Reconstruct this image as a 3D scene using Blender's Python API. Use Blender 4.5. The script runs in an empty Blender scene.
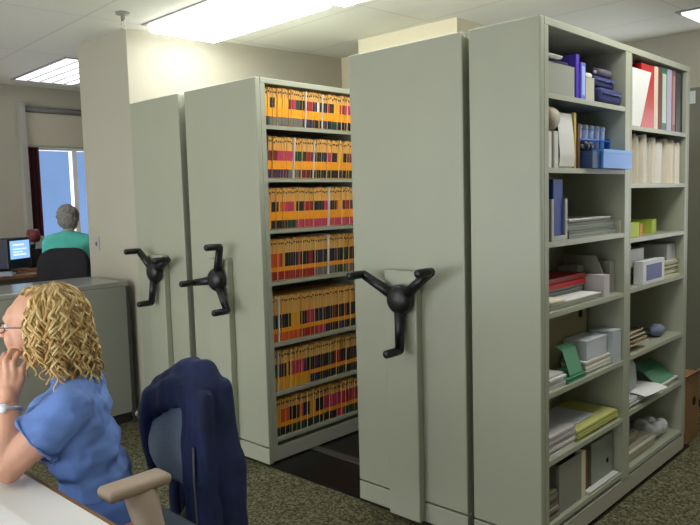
import bpy, bmesh, math, random
from mathutils import Vector, Matrix, noise
random.seed(7)
SC = bpy.context.scene
COL = SC.collection
PI = math.pi

# ------------------------------------------------------------------ materials
def mat(name, col, rough=0.6, metal=0.0, var=0.0, scale=30.0, bump=0.0, bscale=200.0, spec=None, emit=None, estr=0.0, col2=None, alpha=None, sheen=0.0):
    m = bpy.data.materials.new(name); m.use_nodes = True
    nt = m.node_tree; b = nt.nodes['Principled BSDF']
    b.inputs['Base Color'].default_value = (*col, 1); b.inputs['Roughness'].default_value = rough
    b.inputs['Metallic'].default_value = metal
    if spec is not None: b.inputs['Specular IOR Level'].default_value = spec
    if sheen: b.inputs['Sheen Weight'].default_value = sheen
    tc = nt.nodes.new('ShaderNodeTexCoord')
    if var or col2:
        n = nt.nodes.new('ShaderNodeTexNoise'); n.inputs['Scale'].default_value = scale; n.inputs['Detail'].default_value = 4
        r = nt.nodes.new('ShaderNodeValToRGB')
        c2 = col2 or tuple(max(0, c*(1-var)) for c in col)
        c1 = col if col2 else tuple(min(1, c*(1+var)) for c in col)
        r.color_ramp.elements[0].color = (*c2, 1); r.color_ramp.elements[1].color = (*c1, 1)
        r.color_ramp.elements[0].position = .35; r.color_ramp.elements[1].position = .65
        nt.links.new(tc.outputs['Object'], n.inputs['Vector']); nt.links.new(n.outputs['Fac'], r.inputs['Fac'])
        nt.links.new(r.outputs['Color'], b.inputs['Base Color'])
    if bump:
        n2 = nt.nodes.new('ShaderNodeTexNoise'); n2.inputs['Scale'].default_value = bscale; n2.inputs['Detail'].default_value = 3
        bp = nt.nodes.new('ShaderNodeBump'); bp.inputs['Strength'].default_value = bump; bp.inputs['Distance'].default_value = .01
        nt.links.new(tc.outputs['Object'], n2.inputs['Vector']); nt.links.new(n2.outputs['Fac'], bp.inputs['Height'])
        nt.links.new(bp.outputs['Normal'], b.inputs['Normal'])
    if emit:
        b.inputs['Emission Color'].default_value = (*emit, 1); b.inputs['Emission Strength'].default_value = estr
    return m
def s(r, g, b):   # sRGB 0-255 -> linear
    f = lambda c: (c/255/12.92) if c/255 <= .04045 else ((c/255+.055)/1.055)**2.4
    return (f(r), f(g), f(b))

M = {}
M['steel'] = mat('painted_steel', s(168,171,151), .42, var=.02, scale=3)
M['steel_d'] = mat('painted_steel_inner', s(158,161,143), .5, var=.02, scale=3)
M['base'] = mat('painted_base', s(176,175,158), .45)
M['black'] = mat('black_plastic', s(22,23,26), .38, bump=.05, bscale=300)
M['deck'] = mat('black_deck', s(8,8,8), .35, var=.1)
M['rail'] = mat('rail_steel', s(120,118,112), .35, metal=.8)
M['wall'] = mat('beige_paint', s(180,176,159), .8, var=.02, scale=2, bump=.03, bscale=150)
M['wallpale'] = mat('pale_paint', s(232,224,196), .8, var=.015, scale=2, bump=.03, bscale=150)
M['wallgray'] = mat('grey_paint', s(190,186,172), .8, var=.02, scale=2)
M['white'] = mat('white_paper', s(232,232,228), .8, var=.02, scale=40)
M['cream'] = mat('cream_paper', s(226,216,188), .85, var=.04, scale=40)
M['skin'] = mat('skin', s(214,160,132), .5, var=.04, scale=25)
M['lips'] = mat('lips', s(186,100,96), .45)
M['alu'] = mat('aluminium', s(190,190,185), .35, metal=.7)

def carpet_mat():
    m = bpy.data.materials.new('speckled_carpet'); m.use_nodes = True
    nt = m.node_tree; b = nt.nodes['Principled BSDF']; b.inputs['Roughness'].default_value = 1; b.inputs['Specular IOR Level'].default_value = .1
    tc = nt.nodes.new('ShaderNodeTexCoord')
    v = nt.nodes.new('ShaderNodeTexVoronoi'); v.inputs['Scale'].default_value = 95
    n = nt.nodes.new('ShaderNodeTexNoise'); n.inputs['Scale'].default_value = 45; n.inputs['Detail'].default_value = 5
    mx = nt.nodes.new('ShaderNodeMath'); mx.operation = 'MULTIPLY_ADD'; mx.inputs[1].default_value = .55
    sep = nt.nodes.new('ShaderNodeSeparateColor')
    nt.links.new(tc.outputs['Object'], v.inputs['Vector']); nt.links.new(tc.outputs['Object'], n.inputs['Vector'])
    nt.links.new(v.outputs['Color'], sep.inputs['Color']); nt.links.new(sep.outputs['Red'], mx.inputs[0])
    mm = nt.nodes.new('ShaderNodeMath'); mm.operation = 'MULTIPLY'; mm.inputs[1].default_value = .5
    nt.links.new(n.outputs['Fac'], mm.inputs[0]); nt.links.new(mm.outputs[0], mx.inputs[2])
    r = nt.nodes.new('ShaderNodeValToRGB')
    e = r.color_ramp.elements
    e[0].position = .15; e[0].color = (*s(50,48,36), 1); e[1].position = .8; e[1].color = (*s(132,128,100), 1)
    k = r.color_ramp.elements.new(.5); k.color = (*s(92,90,68), 1)
    nt.links.new(mx.outputs[0], r.inputs['Fac']); nt.links.new(r.outputs['Color'], b.inputs['Base Color'])
    bp = nt.nodes.new('ShaderNodeBump'); bp.inputs['Strength'].default_value = .6; bp.inputs['Distance'].default_value = .01
    nt.links.new(mx.outputs[0], bp.inputs['Height']); nt.links.new(bp.outputs['Normal'], b.inputs['Normal'])
    return m
M['carpet'] = carpet_mat()

def ceiling_mat():
    m = bpy.data.materials.new('ceiling_tiles'); m.use_nodes = True
    nt = m.node_tree; b = nt.nodes['Principled BSDF']; b.inputs['Roughness'].default_value = .9
    tc = nt.nodes.new('ShaderNodeTexCoord'); mp = nt.nodes.new('ShaderNodeMapping')
    mp.inputs['Location'].default_value = (3.02, .03, 0); mp.inputs['Rotation'].default_value = (0, 0, math.radians(4))
    br = nt.nodes.new('ShaderNodeTexBrick'); br.offset = 0; br.inputs['Scale'].default_value = 1
    br.inputs['Brick Width'].default_value = 1.22; br.inputs['Row Height'].default_value = .61
    br.inputs['Mortar Size'].default_value = .007; br.inputs['Mortar Smooth'].default_value = .3
    br.inputs['Color1'].default_value = (*s(236,236,228), 1); br.inputs['Color2'].default_value = (*s(233,233,225), 1)
    br.inputs['Mortar'].default_value = (*s(216,216,208), 1)
    nt.links.new(tc.outputs['Object'], mp.inputs['Vector']); nt.links.new(mp.outputs['Vector'], br.inputs['Vector'])
    nt.links.new(br.outputs['Color'], b.inputs['Base Color'])
    n = nt.nodes.new('ShaderNodeTexNoise'); n.inputs['Scale'].default_value = 120
    bp = nt.nodes.new('ShaderNodeBump'); bp.inputs['Strength'].default_value = .15; bp.inputs['Distance'].default_value = .005
    nt.links.new(tc.outputs['Object'], n.inputs['Vector']); nt.links.new(n.outputs['Fac'], bp.inputs['Height']); nt.links.new(bp.outputs['Normal'], b.inputs['Normal'])
    return m
M['ceil'] = ceiling_mat()
_mc = {}
def cm(r, g, b, rough=.6, **k):
    key = (r, g, b, rough, tuple(sorted(k.items())))
    if key not in _mc: _mc[key] = mat('colour_%d_%d_%d' % (r, g, b), s(r, g, b), rough, **k)
    return _mc[key]

# ------------------------------------------------------------------ mesh helpers
class MB:
    def __init__(self): self.v = []; self.f = []; self.m = []; self.sm = []
    def add(self, vs, fs, mi=0, smooth=False, T=None):
        o = len(self.v)
        for p in vs:
            p = Vector(p)
            if T is not None: p = T @ p
            self.v.append(p)
        for q in fs: self.f.append([i+o for i in q]); self.m.append(mi); self.sm.append(smooth)
        return self
    def box(self, x0, x1, y0, y1, z0, z1, mi=0, T=None):
        vs = [(x0,y0,z0),(x1,y0,z0),(x1,y1,z0),(x0,y1,z0),(x0,y0,z1),(x1,y0,z1),(x1,y1,z1),(x0,y1,z1)]
        return self.add(vs, [(0,3,2,1),(4,5,6,7),(0,1,5,4),(1,2,6,5),(2,3,7,6),(3,0,4,7)], mi, False, T)
    def prism(self, poly, a0, a1, axis='x', mi=0, T=None):
        n = len(poly)
        def P(q, a): return {'x': (a, q[0], q[1]), 'y': (q[0], a, q[1]), 'z': (q[0], q[1], a)}[axis]
        vs = [P(q, a0) for q in poly] + [P(q, a1) for q in poly]
        fs = [tuple(range(n))[::-1], tuple(range(n, 2*n))] + [(i, (i+1) % n, n+(i+1) % n, n+i) for i in range(n)]
        return self.add(vs, fs, mi, False, T)
    def tube(self, pts, r, n=8, mi=0, cap=True, T=None, flat=1.0):
        pts = [Vector(p) for p in pts]; k = len(pts)
        rs = r if isinstance(r, (list, tuple)) else [r]*k
        vs = []; fs = []
        t0 = (pts[1]-pts[0]).normalized()
        up = Vector((0,0,1)) if abs(t0.z) < .9 else Vector((1,0,0))
        nn = (up - t0*up.dot(t0)).normalized()
        for i, p in enumerate(pts):
            t = (pts[min(i+1, k-1)]-pts[max(i-1, 0)])
            if t.length < 1e-9: t = t0.copy()
            t.normalize()
            nn = (nn - t*nn.dot(t))
            if nn.length < 1e-6: nn = t.orthogonal()
            nn.normalize(); bb = t.cross(nn)
            for j in range(n):
                a = 2*PI*j/n
                vs.append(p + (nn*math.cos(a) + bb*math.sin(a)*flat)*rs[i])
        for i in range(k-1):
            for j in range(n): fs.append((i*n+j, i*n+(j+1) % n, (i+1)*n+(j+1) % n, (i+1)*n+j))
        if cap: fs += [tuple(range(n))[::-1], tuple(range((k-1)*n, k*n))]
        return self.add(vs, fs, mi, True, T)
    def lathe(self, prof, n=24, axis='z', c=(0,0,0), mi=0, T=None):
        vs = []; fs = []; k = len(prof)
        for (r, h) in prof:
            for j in range(n):
                a = 2*PI*j/n; u, w = r*math.cos(a), r*math.sin(a)
                p = {'z': (u, w, h), 'y': (u, h, w), 'x': (h, u, w)}[axis]
                vs.append((p[0]+c[0], p[1]+c[1], p[2]+c[2]))
        for i in range(k-1):
            for j in range(n): fs.append((i*n+j, i*n+(j+1) % n, (i+1)*n+(j+1) % n, (i+1)*n+j))
        fs += [tuple(range(n))[::-1], tuple(range((k-1)*n, k*n))]
        return self.add(vs, fs, mi, True, T)
    def ell(self, c, r, mi=0, seg=16, ring=10, T=None):
        vs = []; fs = []
        for i in range(1, ring):
            th = PI*i/ring
            for j in range(seg):
                ph = 2*PI*j/seg
                vs.append((c[0]+r[0]*math.sin(th)*math.cos(ph), c[1]+r[1]*math.sin(th)*math.sin(ph), c[2]+r[2]*math.cos(th)))
        top = len(vs); vs.append((c[0], c[1], c[2]+r[2])); bot = len(vs); vs.append((c[0], c[1], c[2]-r[2]))
        for i in range(ring-2):
            for j in range(seg): fs.append((i*seg+j, (i+1)*seg+j, (i+1)*seg+(j+1) % seg, i*seg+(j+1) % seg))
        for j in range(seg):
            fs.append((top, j, (j+1) % seg)); o = (ring-2)*seg; fs.append((bot, o+(j+1) % seg, o+j))
        return self.add(vs, fs, mi, True, T)
    def limb(self, pts, rs, step=.4):            # chain of spheres along a polyline (for blob())
        pts = [Vector(p) for p in pts]
        for i in range(len(pts)-1):
            a, b = pts[i], pts[i+1]; L = (b-a).length; rm = min(rs[i], rs[i+1])
            n = max(1, int(math.ceil(L/(rm*step))))
            for k in range(n+1):
                t = k/n; r = rs[i]*(1-t)+rs[i+1]*t
                self.ell(a.lerp(b, t), (r, r, r), 0, 12, 8)
        return self
    def build(self, name, mats, parent=None, bevel=0, seg=2, smooth=None, loc=None, rotz=0):
        me = bpy.data.meshes.new(name); me.from_pydata(self.v, [], self.f)
        if not isinstance(mats, (list, tuple)): mats = [mats]
        for q in mats: me.materials.append(q)
        me.polygons.foreach_set('material_index', self.m)
        me.polygons.foreach_set('use_smooth', [bool(x) if smooth is None else smooth for x in self.sm])
        bm = bmesh.new(); bm.from_mesh(me); bmesh.ops.recalc_face_normals(bm, faces=bm.faces); bm.to_mesh(me); bm.free()
        o = bpy.data.objects.new(name, me); COL.objects.link(o)
        if parent: o.parent = parent
        if loc: o.location = loc
        if rotz: o.rotation_euler = (0, 0, rotz)
        if bevel:
            b = o.modifiers.new('bevel', 'BEVEL'); b.width = bevel; b.segments = seg; b.limit_method = 'ANGLE'; b.harden_normals = False
        return o

def blob(mb, name, mats, parent=None, voxel=.005, smooth=3, post=None):
    """melts the overlapping volumes of mb into one continuous skin"""
    tmp = mb.build('tmp', [], None, smooth=True)
    r = tmp.modifiers.new('r', 'REMESH'); r.mode = 'VOXEL'; r.voxel_size = voxel; r.use_smooth_shade = True
    sm = tmp.modifiers.new('s', 'SMOOTH'); sm.factor = .5; sm.iterations = smooth
    dg = bpy.context.evaluated_depsgraph_get(); ev = tmp.evaluated_get(dg)
    me = bpy.data.meshes.new_from_object(ev); me.name = name
    old = tmp.data; bpy.data.objects.remove(tmp); bpy.data.meshes.remove(old)
    if post: post(me)
    me.materials.clear()
    for q in (mats if isinstance(mats, (list, tuple)) else [mats]): me.materials.append(q)
    me.polygons.foreach_set('use_smooth', [True]*len(me.polygons))
    o = bpy.data.objects.new(name, me); COL.objects.link(o)
    if parent: o.parent = parent
    return o

def tag(o, label=None, cat=None, group=None, kind=None):
    if label: o['label'] = label
    if cat: o['category'] = cat
    if group: o['group'] = group
    if kind: o['kind'] = kind
    return o
def thing(name, label, cat, loc=(0,0,0), rotz=0, group=None):
    o = bpy.data.objects.new(name, None); COL.objects.link(o); o.location = loc; o.rotation_euler = (0,0,rotz)
    o.empty_display_size = .1
    return tag(o, label, cat, group)
def struct(name, mb, m, bevel=0, label=None):
    return tag(mb.build(name, m, None, bevel=bevel), label or None, None, None, 'structure')

# ------------------------------------------------------------------ camera
cam = bpy.data.cameras.new('camera'); co = bpy.data.objects.new('camera', cam); COL.objects.link(co)
cam.sensor_width = 36; cam.sensor_fit = 'HORIZONTAL'; cam.lens = 705.535*36/700; cam.clip_start = .05; cam.clip_end = 200
f_ = Vector((-0.6826, 0.7254, -0.0889)).normalized(); r_ = Vector((0.7297, 0.6833, -0.0269)); r_ = (r_ - f_*r_.dot(f_)).normalized(); u_ = r_.cross(f_)
co.matrix_world = Matrix(((r_.x, u_.x, -f_.x, 0), (r_.y, u_.y, -f_.y, -2.532), (r_.z, u_.z, -f_.z, 1.517), (0,0,0,1)))
SC.camera = co
SC.view_settings.view_transform = 'Standard'; SC.view_settings.look = 'None'; SC.view_settings.gamma = 1
SC.view_settings.use_curve_mapping = False
SC.view_settings.exposure = 0.22

# ------------------------------------------------------------------ the room
CZ = 2.70
struct('floor', MB().box(-7.3, 3.2, -5.6, 3.4, -.1, 0), M['carpet'])
struct('ceiling', MB().box(-7.3, 3.2, -5.6, 3.4, CZ, CZ+.1), M['ceil'])
# window wall, with the opening Y .40-1.60, Z .95-2.14
w = MB(); X0, X1 = -7.26, -7.06
w.box(X0, X1, -5.6, .40, 0, CZ).box(X0, X1, 1.60, 3.4, 0, CZ).box(X0, X1, .40, 1.60, 0, .95).box(X0, X1, .40, 1.60, 2.14, CZ)
struct('wall_left', w, M['wall'])
struct('wall_right', MB().box(3.0, 3.2, -5.6, 3.4, 0, CZ), M['wall'])
w = MB(); FW = (-6.2, 0.2, .06, 1.95)
w.box(-7.06, FW[0], -5.6, -5.4, 0, CZ).box(FW[1], 3.0, -5.6, -5.4, 0, CZ).box(FW[0], FW[1], -5.6, -5.4, 0, FW[2]).box(FW[0], FW[1], -5.6, -5.4, FW[3], CZ)
struct('wall_front', w, M['wall'])
w = MB(); BW = (-2.6, -.3, .9, 2.2)
w.box(-7.06, BW[0], 3.2, 3.4, 0, CZ).box(BW[1], 3.0, 3.2, 3.4, 0, CZ).box(BW[0], BW[1], 3.2, 3.4, 0, BW[2]).box(BW[0], BW[1], 3.2, 3.4, BW[3], CZ)
struct('wall_back', w, M['wallgray'])
# pillar that closes the filing bay; its bay side leans slightly
struct('wall_pillar', MB().prism([(-5.08,0.0),(-4.388,0.0),(-4.17,1.86),(-5.08,1.86)], 0, CZ, 'z'), M['wall'])
struct('wall_bay', MB().box(-5.08, -2.74, 1.86, 2.0, 0, CZ), M['wallpale'])
struct('trim_bulkhead', MB().box(-3.62, -2.735, 1.47, 1.858, 2.32, CZ), M['wallpale'])

# window
wf = MB()
for (a, b, c, d) in ((.40,.44,.95,2.14), (1.56,1.60,.95,2.14), (.44,1.56,.95,1.0), (.44,1.56,2.09,2.14)): wf.box(-7.16, -7.07, a, b, c, d)
wn = struct('window_1', wf, cm(232,232,235,.4))
glass = bpy.data.materials.new('window_glass'); glass.use_nodes = True
gb = glass.node_tree.nodes['Principled BSDF']; gb.inputs['Base Color'].default_value = (.93,.96,1,1); gb.inputs['Roughness'].default_value = .02
gb.inputs['Transmission Weight'].default_value = 1; gb.inputs['IOR'].default_value = 1.05
MB().box(-7.118, -7.112, .44, 1.56, 1.0, 2.09).build('pane', glass, wn)
MB().box(-7.15, -7.08, .865, .915, 1.0, 2.09).build('mullion', cm(240,240,242,.4), wn)
struct('trim_1', MB().box(-7.06, -6.98, .33, .385, .95, 2.53), cm(168,166,156,.5), .004)
struct('trim_2', MB().box(-7.06, -6.97, .39, 1.7, .91, .95), cm(120,40,45,.5), .004)
c = MB()
n = 9
pr = [( -7.05 + .02*math.sin(i*1.9), .405 + .115*i/n) for i in range(n+1)]
poly = pr + [(x+.012, y) for x, y in reversed(pr)]
c.prism(poly, .96, 2.135, 'z')
tag(c.build('curtain', cm(74,28,34,.9)), 'narrow dark maroon curtain gathered at the left edge of the far window', 'curtain')
rb = thing('roller_blind', 'beige roller blind pulled a little way down above the far window', 'blind', (-7.0, .99, 2.14))
MB().box(-.03, -.022, -.60, .66, -.01, .34).build('blind_cloth', cm(186,180,160,.85), rb)
MB().lathe([(.03,-.60),(.03,.66)], 16, 'y', (-.02, 0, .335)).build('roller', cm(98,98,92,.5), rb)
MB().box(-.034, -.014, -.60, .66, -.03, -.01).build('bottom_bar', cm(150,145,130,.5), rb)
# what is seen through the glass: a blue-grey building and bright sky
W = bpy.data.worlds.new('sky'); SC.world = W; W.use_nodes = True
W.node_tree.nodes['Background'].inputs['Color'].default_value = (.94, .97, 1, 1); W.node_tree.nodes['Background'].inputs['Strength'].default_value = 5.0
# unseen window band behind the camera, added to light unit fronts and ceiling
m = MB(); n = 5; wd = (FW[1]-FW[0])/n
for i in range(n+1): m.box(FW[0]+wd*i-.03, FW[0]+wd*i+.03, -5.55, -5.47, FW[2], FW[3])
m.box(FW[0], FW[1], -5.55, -5.47, FW[2]-.03, FW[2]+.03).box(FW[0], FW[1], -5.55, -5.47, FW[3]-.03, FW[3]+.03)
w2 = struct('window_added_front', m, cm(232,232,235,.4))
m = MB(); n = 4; wd = (BW[1]-BW[0])/n  # unseen back wall window, added so daylight brightens the ceiling above the shelving
for i in range(n+1): m.box(BW[0]+wd*i-.03, BW[0]+wd*i+.03, 3.27, 3.35, BW[2], BW[3])
m.box(BW[0], BW[1], 3.27, 3.35, BW[2]-.03, BW[2]+.03).box(BW[0], BW[1], 3.27, 3.35, BW[3]-.03, BW[3]+.03)
w3 = struct('window_added_back', m, cm(232,232,235,.4))
def portal(name, loc, rot, sx, sy):
    l = bpy.data.lights.new(name, 'AREA'); l.shape = 'RECTANGLE'; l.size = sx; l.size_y = sy; l.cycles.is_portal = True
    o = bpy.data.objects.new(name, l); COL.objects.link(o); o.location = loc; o.rotation_euler = rot
portal('window_daylight', ((FW[0]+FW[1])/2, -5.58, (FW[2]+FW[3])/2), (PI/2, 0, 0), FW[1]-FW[0], FW[3]-FW[2])
portal('window_daylight', ((BW[0]+BW[1])/2, 3.38, (BW[2]+BW[3])/2), (-PI/2, 0, 0), BW[1]-BW[0], BW[3]-BW[2])
portal('window_daylight', (-7.20, 1.0, 1.545), (0, -PI/2, 0), 1.19, 1.2)
nb = thing('building', 'blue grey building seen outside through the far window', 'building', (-15.5, 3.0, 0))
MB().box(-2, 0, -4.0, 2.35, -3, 9).build('facade', cm(46,66,92,.9, var=.08, scale=.6), nb)
for z in (.2, 3.2): MB().box(0, .05, -3.2, -1.6, z, z+1.6).build('window', cm(26,36,56,.3), nb)

# ------------------------------------------------------------------ ceiling fittings
def emit_mat(name, col, st):
    return mat(name, s(240,240,236), .5, emit=col, estr=st)
EM = emit_mat('lamp_diffuser', (1.0, 1.0, 1.0), 7.5)
EMR = emit_mat('lamp_diffuser_room', (1.0, 1.0, .95), .6)
EMF = emit_mat('lamp_diffuser_desk', (1.0, 1.0, .95), 6.0)
EMD = emit_mat('lamp_diffuser_dim', (.95, .97, 1.0), 1.0)
def troffer(x, y, rot, label, em, L=1.20, Wd=.56, drop=.02, group=None):
    t = thing('ceiling_light', label, 'ceiling light', (x, y, CZ), math.radians(rot), group)
    f = MB(); b = .022
    f.box(-L/2-b, L/2+b, -Wd/2-b, -Wd/2, -.008, 0).box(-L/2-b, L/2+b, Wd/2, Wd/2+b, -.008, 0)
    f.box(-L/2-b, -L/2, -Wd/2, Wd/2, -.008, 0).box(L/2, L/2+b, -Wd/2, Wd/2, -.008, 0)
    f.build('frame', cm(150,150,146,.5), t)
    MB().prism([(-Wd/2+.004,0), (Wd/2-.004,0), (Wd/2-.03,-drop), (-Wd/2+.03,-drop)], -L/2+.004, L/2-.004, 'x').build('diffuser', em, t)
    return t
troffer(-3.60, .31, -1.5, 'bright flat ceiling light just above the tops of the two left filing units', EM, drop=.05)
troffer(-2.34, .33, -1.5, 'ceiling light in line with the bright one, over the dark aisle between filing units', EM, drop=.05)
lt = troffer(-6.12, .44, -3, 'louvred ceiling light beyond the beige pillar at far left', emit_mat('lamp_louvre', (.95,.96,1.0), 1.15), drop=.004)
lv = MB()
for i in range(1, 5): lv.box(-.6, .6, -.28+.112*i-.006, -.28+.112*i+.006, -.012, -.004)
lv.build('louvre', cm(205,205,215,.4), lt)
troffer(-1.06, 2.76, -2, 'ceiling light at the top right corner behind the supply shelving', EMD)
troffer(-2.4, -1.35, -1, 'ceiling light over the aisle in front of the filing units', EMR)
troffer(.35, -3.5, -1, 'ceiling light behind the camera over the desk side', EMR)
troffer(-3.4, -3.9, -1, 'ceiling light behind the front desk', EMF)
troffer(-6.1, -2.2, -1, 'ceiling light over the counter area', emit_mat('lamp_diffuser_far', (1,.98,.94), 3.0))
troffer(-.72, .75, 89, 'ceiling light over the floor right of the supply shelving', emit_mat('lamp_diffuser_side', (1,1,.96), 9.0))
sp = thing('sprinkler_head', 'small white fire sprinkler head on the ceiling near the pillar', 'sprinkler', (-4.05, -.21, CZ))
MB().lathe([(.001,0),(.045,0),(.04,-.012),(.014,-.016),(.012,-.05),(.001,-.05)], 20).build('escutcheon', cm(150,148,138,.4), sp)
d = MB().tube([(-.014,0,-.045),(-.016,0,-.075),(0,0,-.09)], .004, 6).tube([(.014,0,-.045),(.016,0,-.075),(0,0,-.09)], .004, 6).lathe([(.003,-.09),(.022,-.092),(.022,-.096),(.003,-.097)], 16)
d.build('deflector', cm(215,212,200,.4), sp)
sw = thing('light_switch', 'small grey switch plate on the beige pillar', 'switch', (-4.95, -.001, 1.24))
MB().box(-.035, .035, -.006, 0, -.055, .055).build('plate', cm(176,172,172,.5), sw, .002)
MB().box(-.007, .007, -.016, -.006, -.014, .014).build('toggle', cm(120,112,118,.5), sw, .001)

# ------------------------------------------------------------------ mobile shelving
H = 2.20
SL = [1.902, 1.610, 1.312, 1.025, .694, .410, .135]       # supply shelving, near bay
SR = [1.822, 1.545, 1.280, 1.033, .700, .420, .128]       # supply shelving, far bay
SF = [1.930, 1.635, 1.345, 1.050, .695, .408, .140]       # filing units
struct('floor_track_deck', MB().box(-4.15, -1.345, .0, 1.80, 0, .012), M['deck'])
for i, y in enumerate((.35, 1.35)): struct('trim_%d' % (i+3), MB().box(-4.1, -1.36, y-.03, y+.03, .0121, .018), M['rail'])

BAY = ((.055, .805), (.880, 1.645))
def shelf_unit(label, xl, xr, body_xl, faces, length=1.70, zs=(SF, SF), wheel=None, group=None):
    """end panel toward the viewer, carriage, uprights, shelves; faces = subset of '+-' that are open"""
    t = thing('shelving_unit', label, 'shelving unit', (xl, 0, .012), 0, group)
    W = xr-xl; b0 = body_xl-xl; oz = -.012
    p = MB().box(0, W, -.012, .022, .115+oz, H+oz)
    p.build('end_panel', M['steel'], t, .006)
    MB().box(0, W, -.012, .022, .015+oz, .108+oz).build('kick_panel', M['steel'], t, .004)
    MB().box(b0+.004, W-.004, .022, length, .02+oz, .105+oz).build('carriage', M['base'], t, .003)
    MB().box(b0, W, .022, length, H-.03+oz, H+oz).build('top_panel', M['steel'], t, .003)
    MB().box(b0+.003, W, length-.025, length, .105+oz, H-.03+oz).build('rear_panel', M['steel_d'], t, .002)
    two = len(faces) == 2
    if two: xs = {'+': (W/2+.006, W), '-': (b0, W/2-.006)}; bx = (W/2-.006, W/2+.006)
    else: xs = {'+': (b0+.012, W)}; bx = (b0, b0+.012)
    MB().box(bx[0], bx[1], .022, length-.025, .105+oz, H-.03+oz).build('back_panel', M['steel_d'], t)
    bays = [q for q in BAY if q[1] < length]
    for fc in faces:
        xa, xb = xs[fc]
        # uprights
        for y0, y1 in ([(.022, bays[0][0])] + ([(bays[0][1], bays[1][0])] if len(bays) > 1 else [])+[(bays[-1][1], length-.025)]):
            u = MB()
            if y1-y0 > .06:
                u.box(xa, xb, y0, y0+.012, .105+oz, H-.03+oz).box(xa, xb, y1-.012, y1, .105+oz, H-.03+oz)
                fx = (xb-.014, xb-.001) if fc == '+' else (xa+.001, xa+.014)
                u.box(fx[0], fx[1], y0+.012, y1-.012, .105+oz, H-.03+oz)
            else: u.box(xa, xb-.001 if fc == '+' else xb, y0, y1, .105+oz, H-.03+oz)
            u.build('upright', M['steel'], t)
        for bi, (y0, y1) in enumerate(bays):
            for z in zs[bi]:
                h = MB().box(xa+.002, xb-.002, y0+.0006, y1-.0006, z+.006+oz, z+.012+oz)
                fx = (xb-.012, xb-.0015) if fc == '+' else (xa+.0015, xa+.012)
                h.box(fx[0], fx[1], y0+.0006, y1-.0006, z-.009+oz, z+.006+oz)
                h.build('shelf', M['steel'], t)
    if wheel:
        cx0, cx1, hx, hz, angs, L = wheel
        MB().box(cx0-xl, cx1-xl, -.055, -.0125, .022+oz, 1.19+oz).build('drive_column', M['steel'], t, .006)
        hub = MB().lathe([(.001,-.125),(.034,-.122),(.056,-.112),(.068,-.095),(.068,-.075),(.055,-.068),(.022,-.066),(.022,-.055),(.001,-.055)], 32, 'y', (hx-xl, 0, hz+oz)).build('hand_wheel', M['black'], t)
        for a in angs:
            a = math.radians(a)
            dx, dz = math.cos(a), math.sin(a)
            c0 = Vector((hx-xl+dx*.045, -.088, hz+oz+dz*.045)); c1 = Vector((hx-xl+dx*L, -.10, hz+oz+dz*L))
            q = MB().tube([c0, c0.lerp(c1, .5), c1, c1+Vector((0,-.012,0))], [.026,.023,.021,.019], 10)
            q.ell(c1, (.018,.018,.018), 0, 12, 8)
            q.tube([c1+Vector((0,.004,0)), c1+Vector((0,-.03,0)), c1+Vector((0,-.095,0)), c1+Vector((0,-.102,0))], [.018,.0195,.019,.013], 12)
            q.build('handle_arm', M['black'], hub)
    return t
shelf_unit('leftmost grey rolling filing unit against the pillar with black crank wheel', -4.372, -3.795, -4.27, '+', .86, wheel=(-4.17, -3.985, -4.045, 1.085, (140, 25, 262), .205), group='grey rolling filing units')
shelf_unit('grey rolling filing unit whose open side shows rows of orange folders', -3.728, -3.045, -3.728, '+-', wheel=(-3.50, -3.312, -3.375, 1.072, (72, 188, 302), .205), group='grey rolling filing units')
shelf_unit('wide grey rolling filing unit in the middle right of the dark aisle', -2.346, -1.700, -2.346, '+-', wheel=(-2.115, -1.932, -2.0, 1.062, (153, 36, 271), .232), group='grey rolling filing units')
shelf_unit('rightmost grey shelving unit with open shelves full of office supplies', -1.668, -1.343, -1.668, '+', zs=(SL, SR))

# ------------------------------------------------------------------ file folders (40 to a shelf)
def fcol(k):
    return {'r': cm(168,38,40,.6), 'm': cm(196,60,92,.6), 'g': cm(34,66,44,.6), 'k': cm(28,26,28,.6), 'b': cm(40,42,78,.6), 'n': cm(112,110,104,.6),
            'o': cm(222,90,30,.6), 'y': cm(238,172,44,.6), 'p': cm(72,40,70,.6), 'd': cm(110,34,30,.6), 'w': cm(228,222,205,.6)}[k]
MAN = [cm(242,176,70,.7), cm(236,164,60,.7), cm(246,190,92,.7)]
MANT = [cm(236,196,118,.7), cm(240,212,148,.7), cm(232,176,86,.7)]
# per shelf: runs of colour for the middle tab and the lower tab, along the shelf
runs = [
    ('yykkyyyyyydrmggkkrrrrbbwkkkkrkkyyyrrdmmrrk', 'ggnnnnnnnnnnnnnnbbbbbbkkkkbbkkgggkkkkkkkkk'),
    ('ddddmmmmmmmyggggdrrpppkkkbbmmkkkyyykkdddrr', 'pppppppppnnnnndddddkkkkkkkkgkkkkkbbkkggkkk'),
    ('ykkkyoommmmykkkrrrrdkkgkkmmmkkkoyyddrrkkkk', 'ykkkkkkkggggmmmmmmmmmmmmmmmwmmmmmmmmmmmmmm'),
    ('oooorykkkkkkmkkkkrrkkkbbkkkkkkpkkkggkkkbkk', 'rrrrrrrrrrrrrrrrrrrrnnnnnnnnnngggggnnnnnnn'),
    ('bkppkkkkyyyykkkmmmmkkbbkkkkkddkkkkrkkkkkkk', 'oooooooooooorrrrrrrrmmmmbbbkkkkkbbbkkkkkkk'),
    ('kkkkkygommmmmbkkkkppkkkkkggkrrrkkkkkdkkkkk', 'yyyyyyyyyyyyyyyybbbbkkkkkkkppkkkkkkkkkkkkk'),
    ('yyooookkkkoobbkyyykkkkmmmmmmmmmmrrrrmmrrkk', 'ggkkkkggggggggkkgggkkgkkkkkkmmmmgggggggggg')]
ord_ = ['top', 'second', 'third', 'fourth', 'fifth', 'sixth', 'bottom']
whites = {(0,17), (0,25), (1,11), (1,20), (2,27), (3,26), (4,2), (5,1)}
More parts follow.
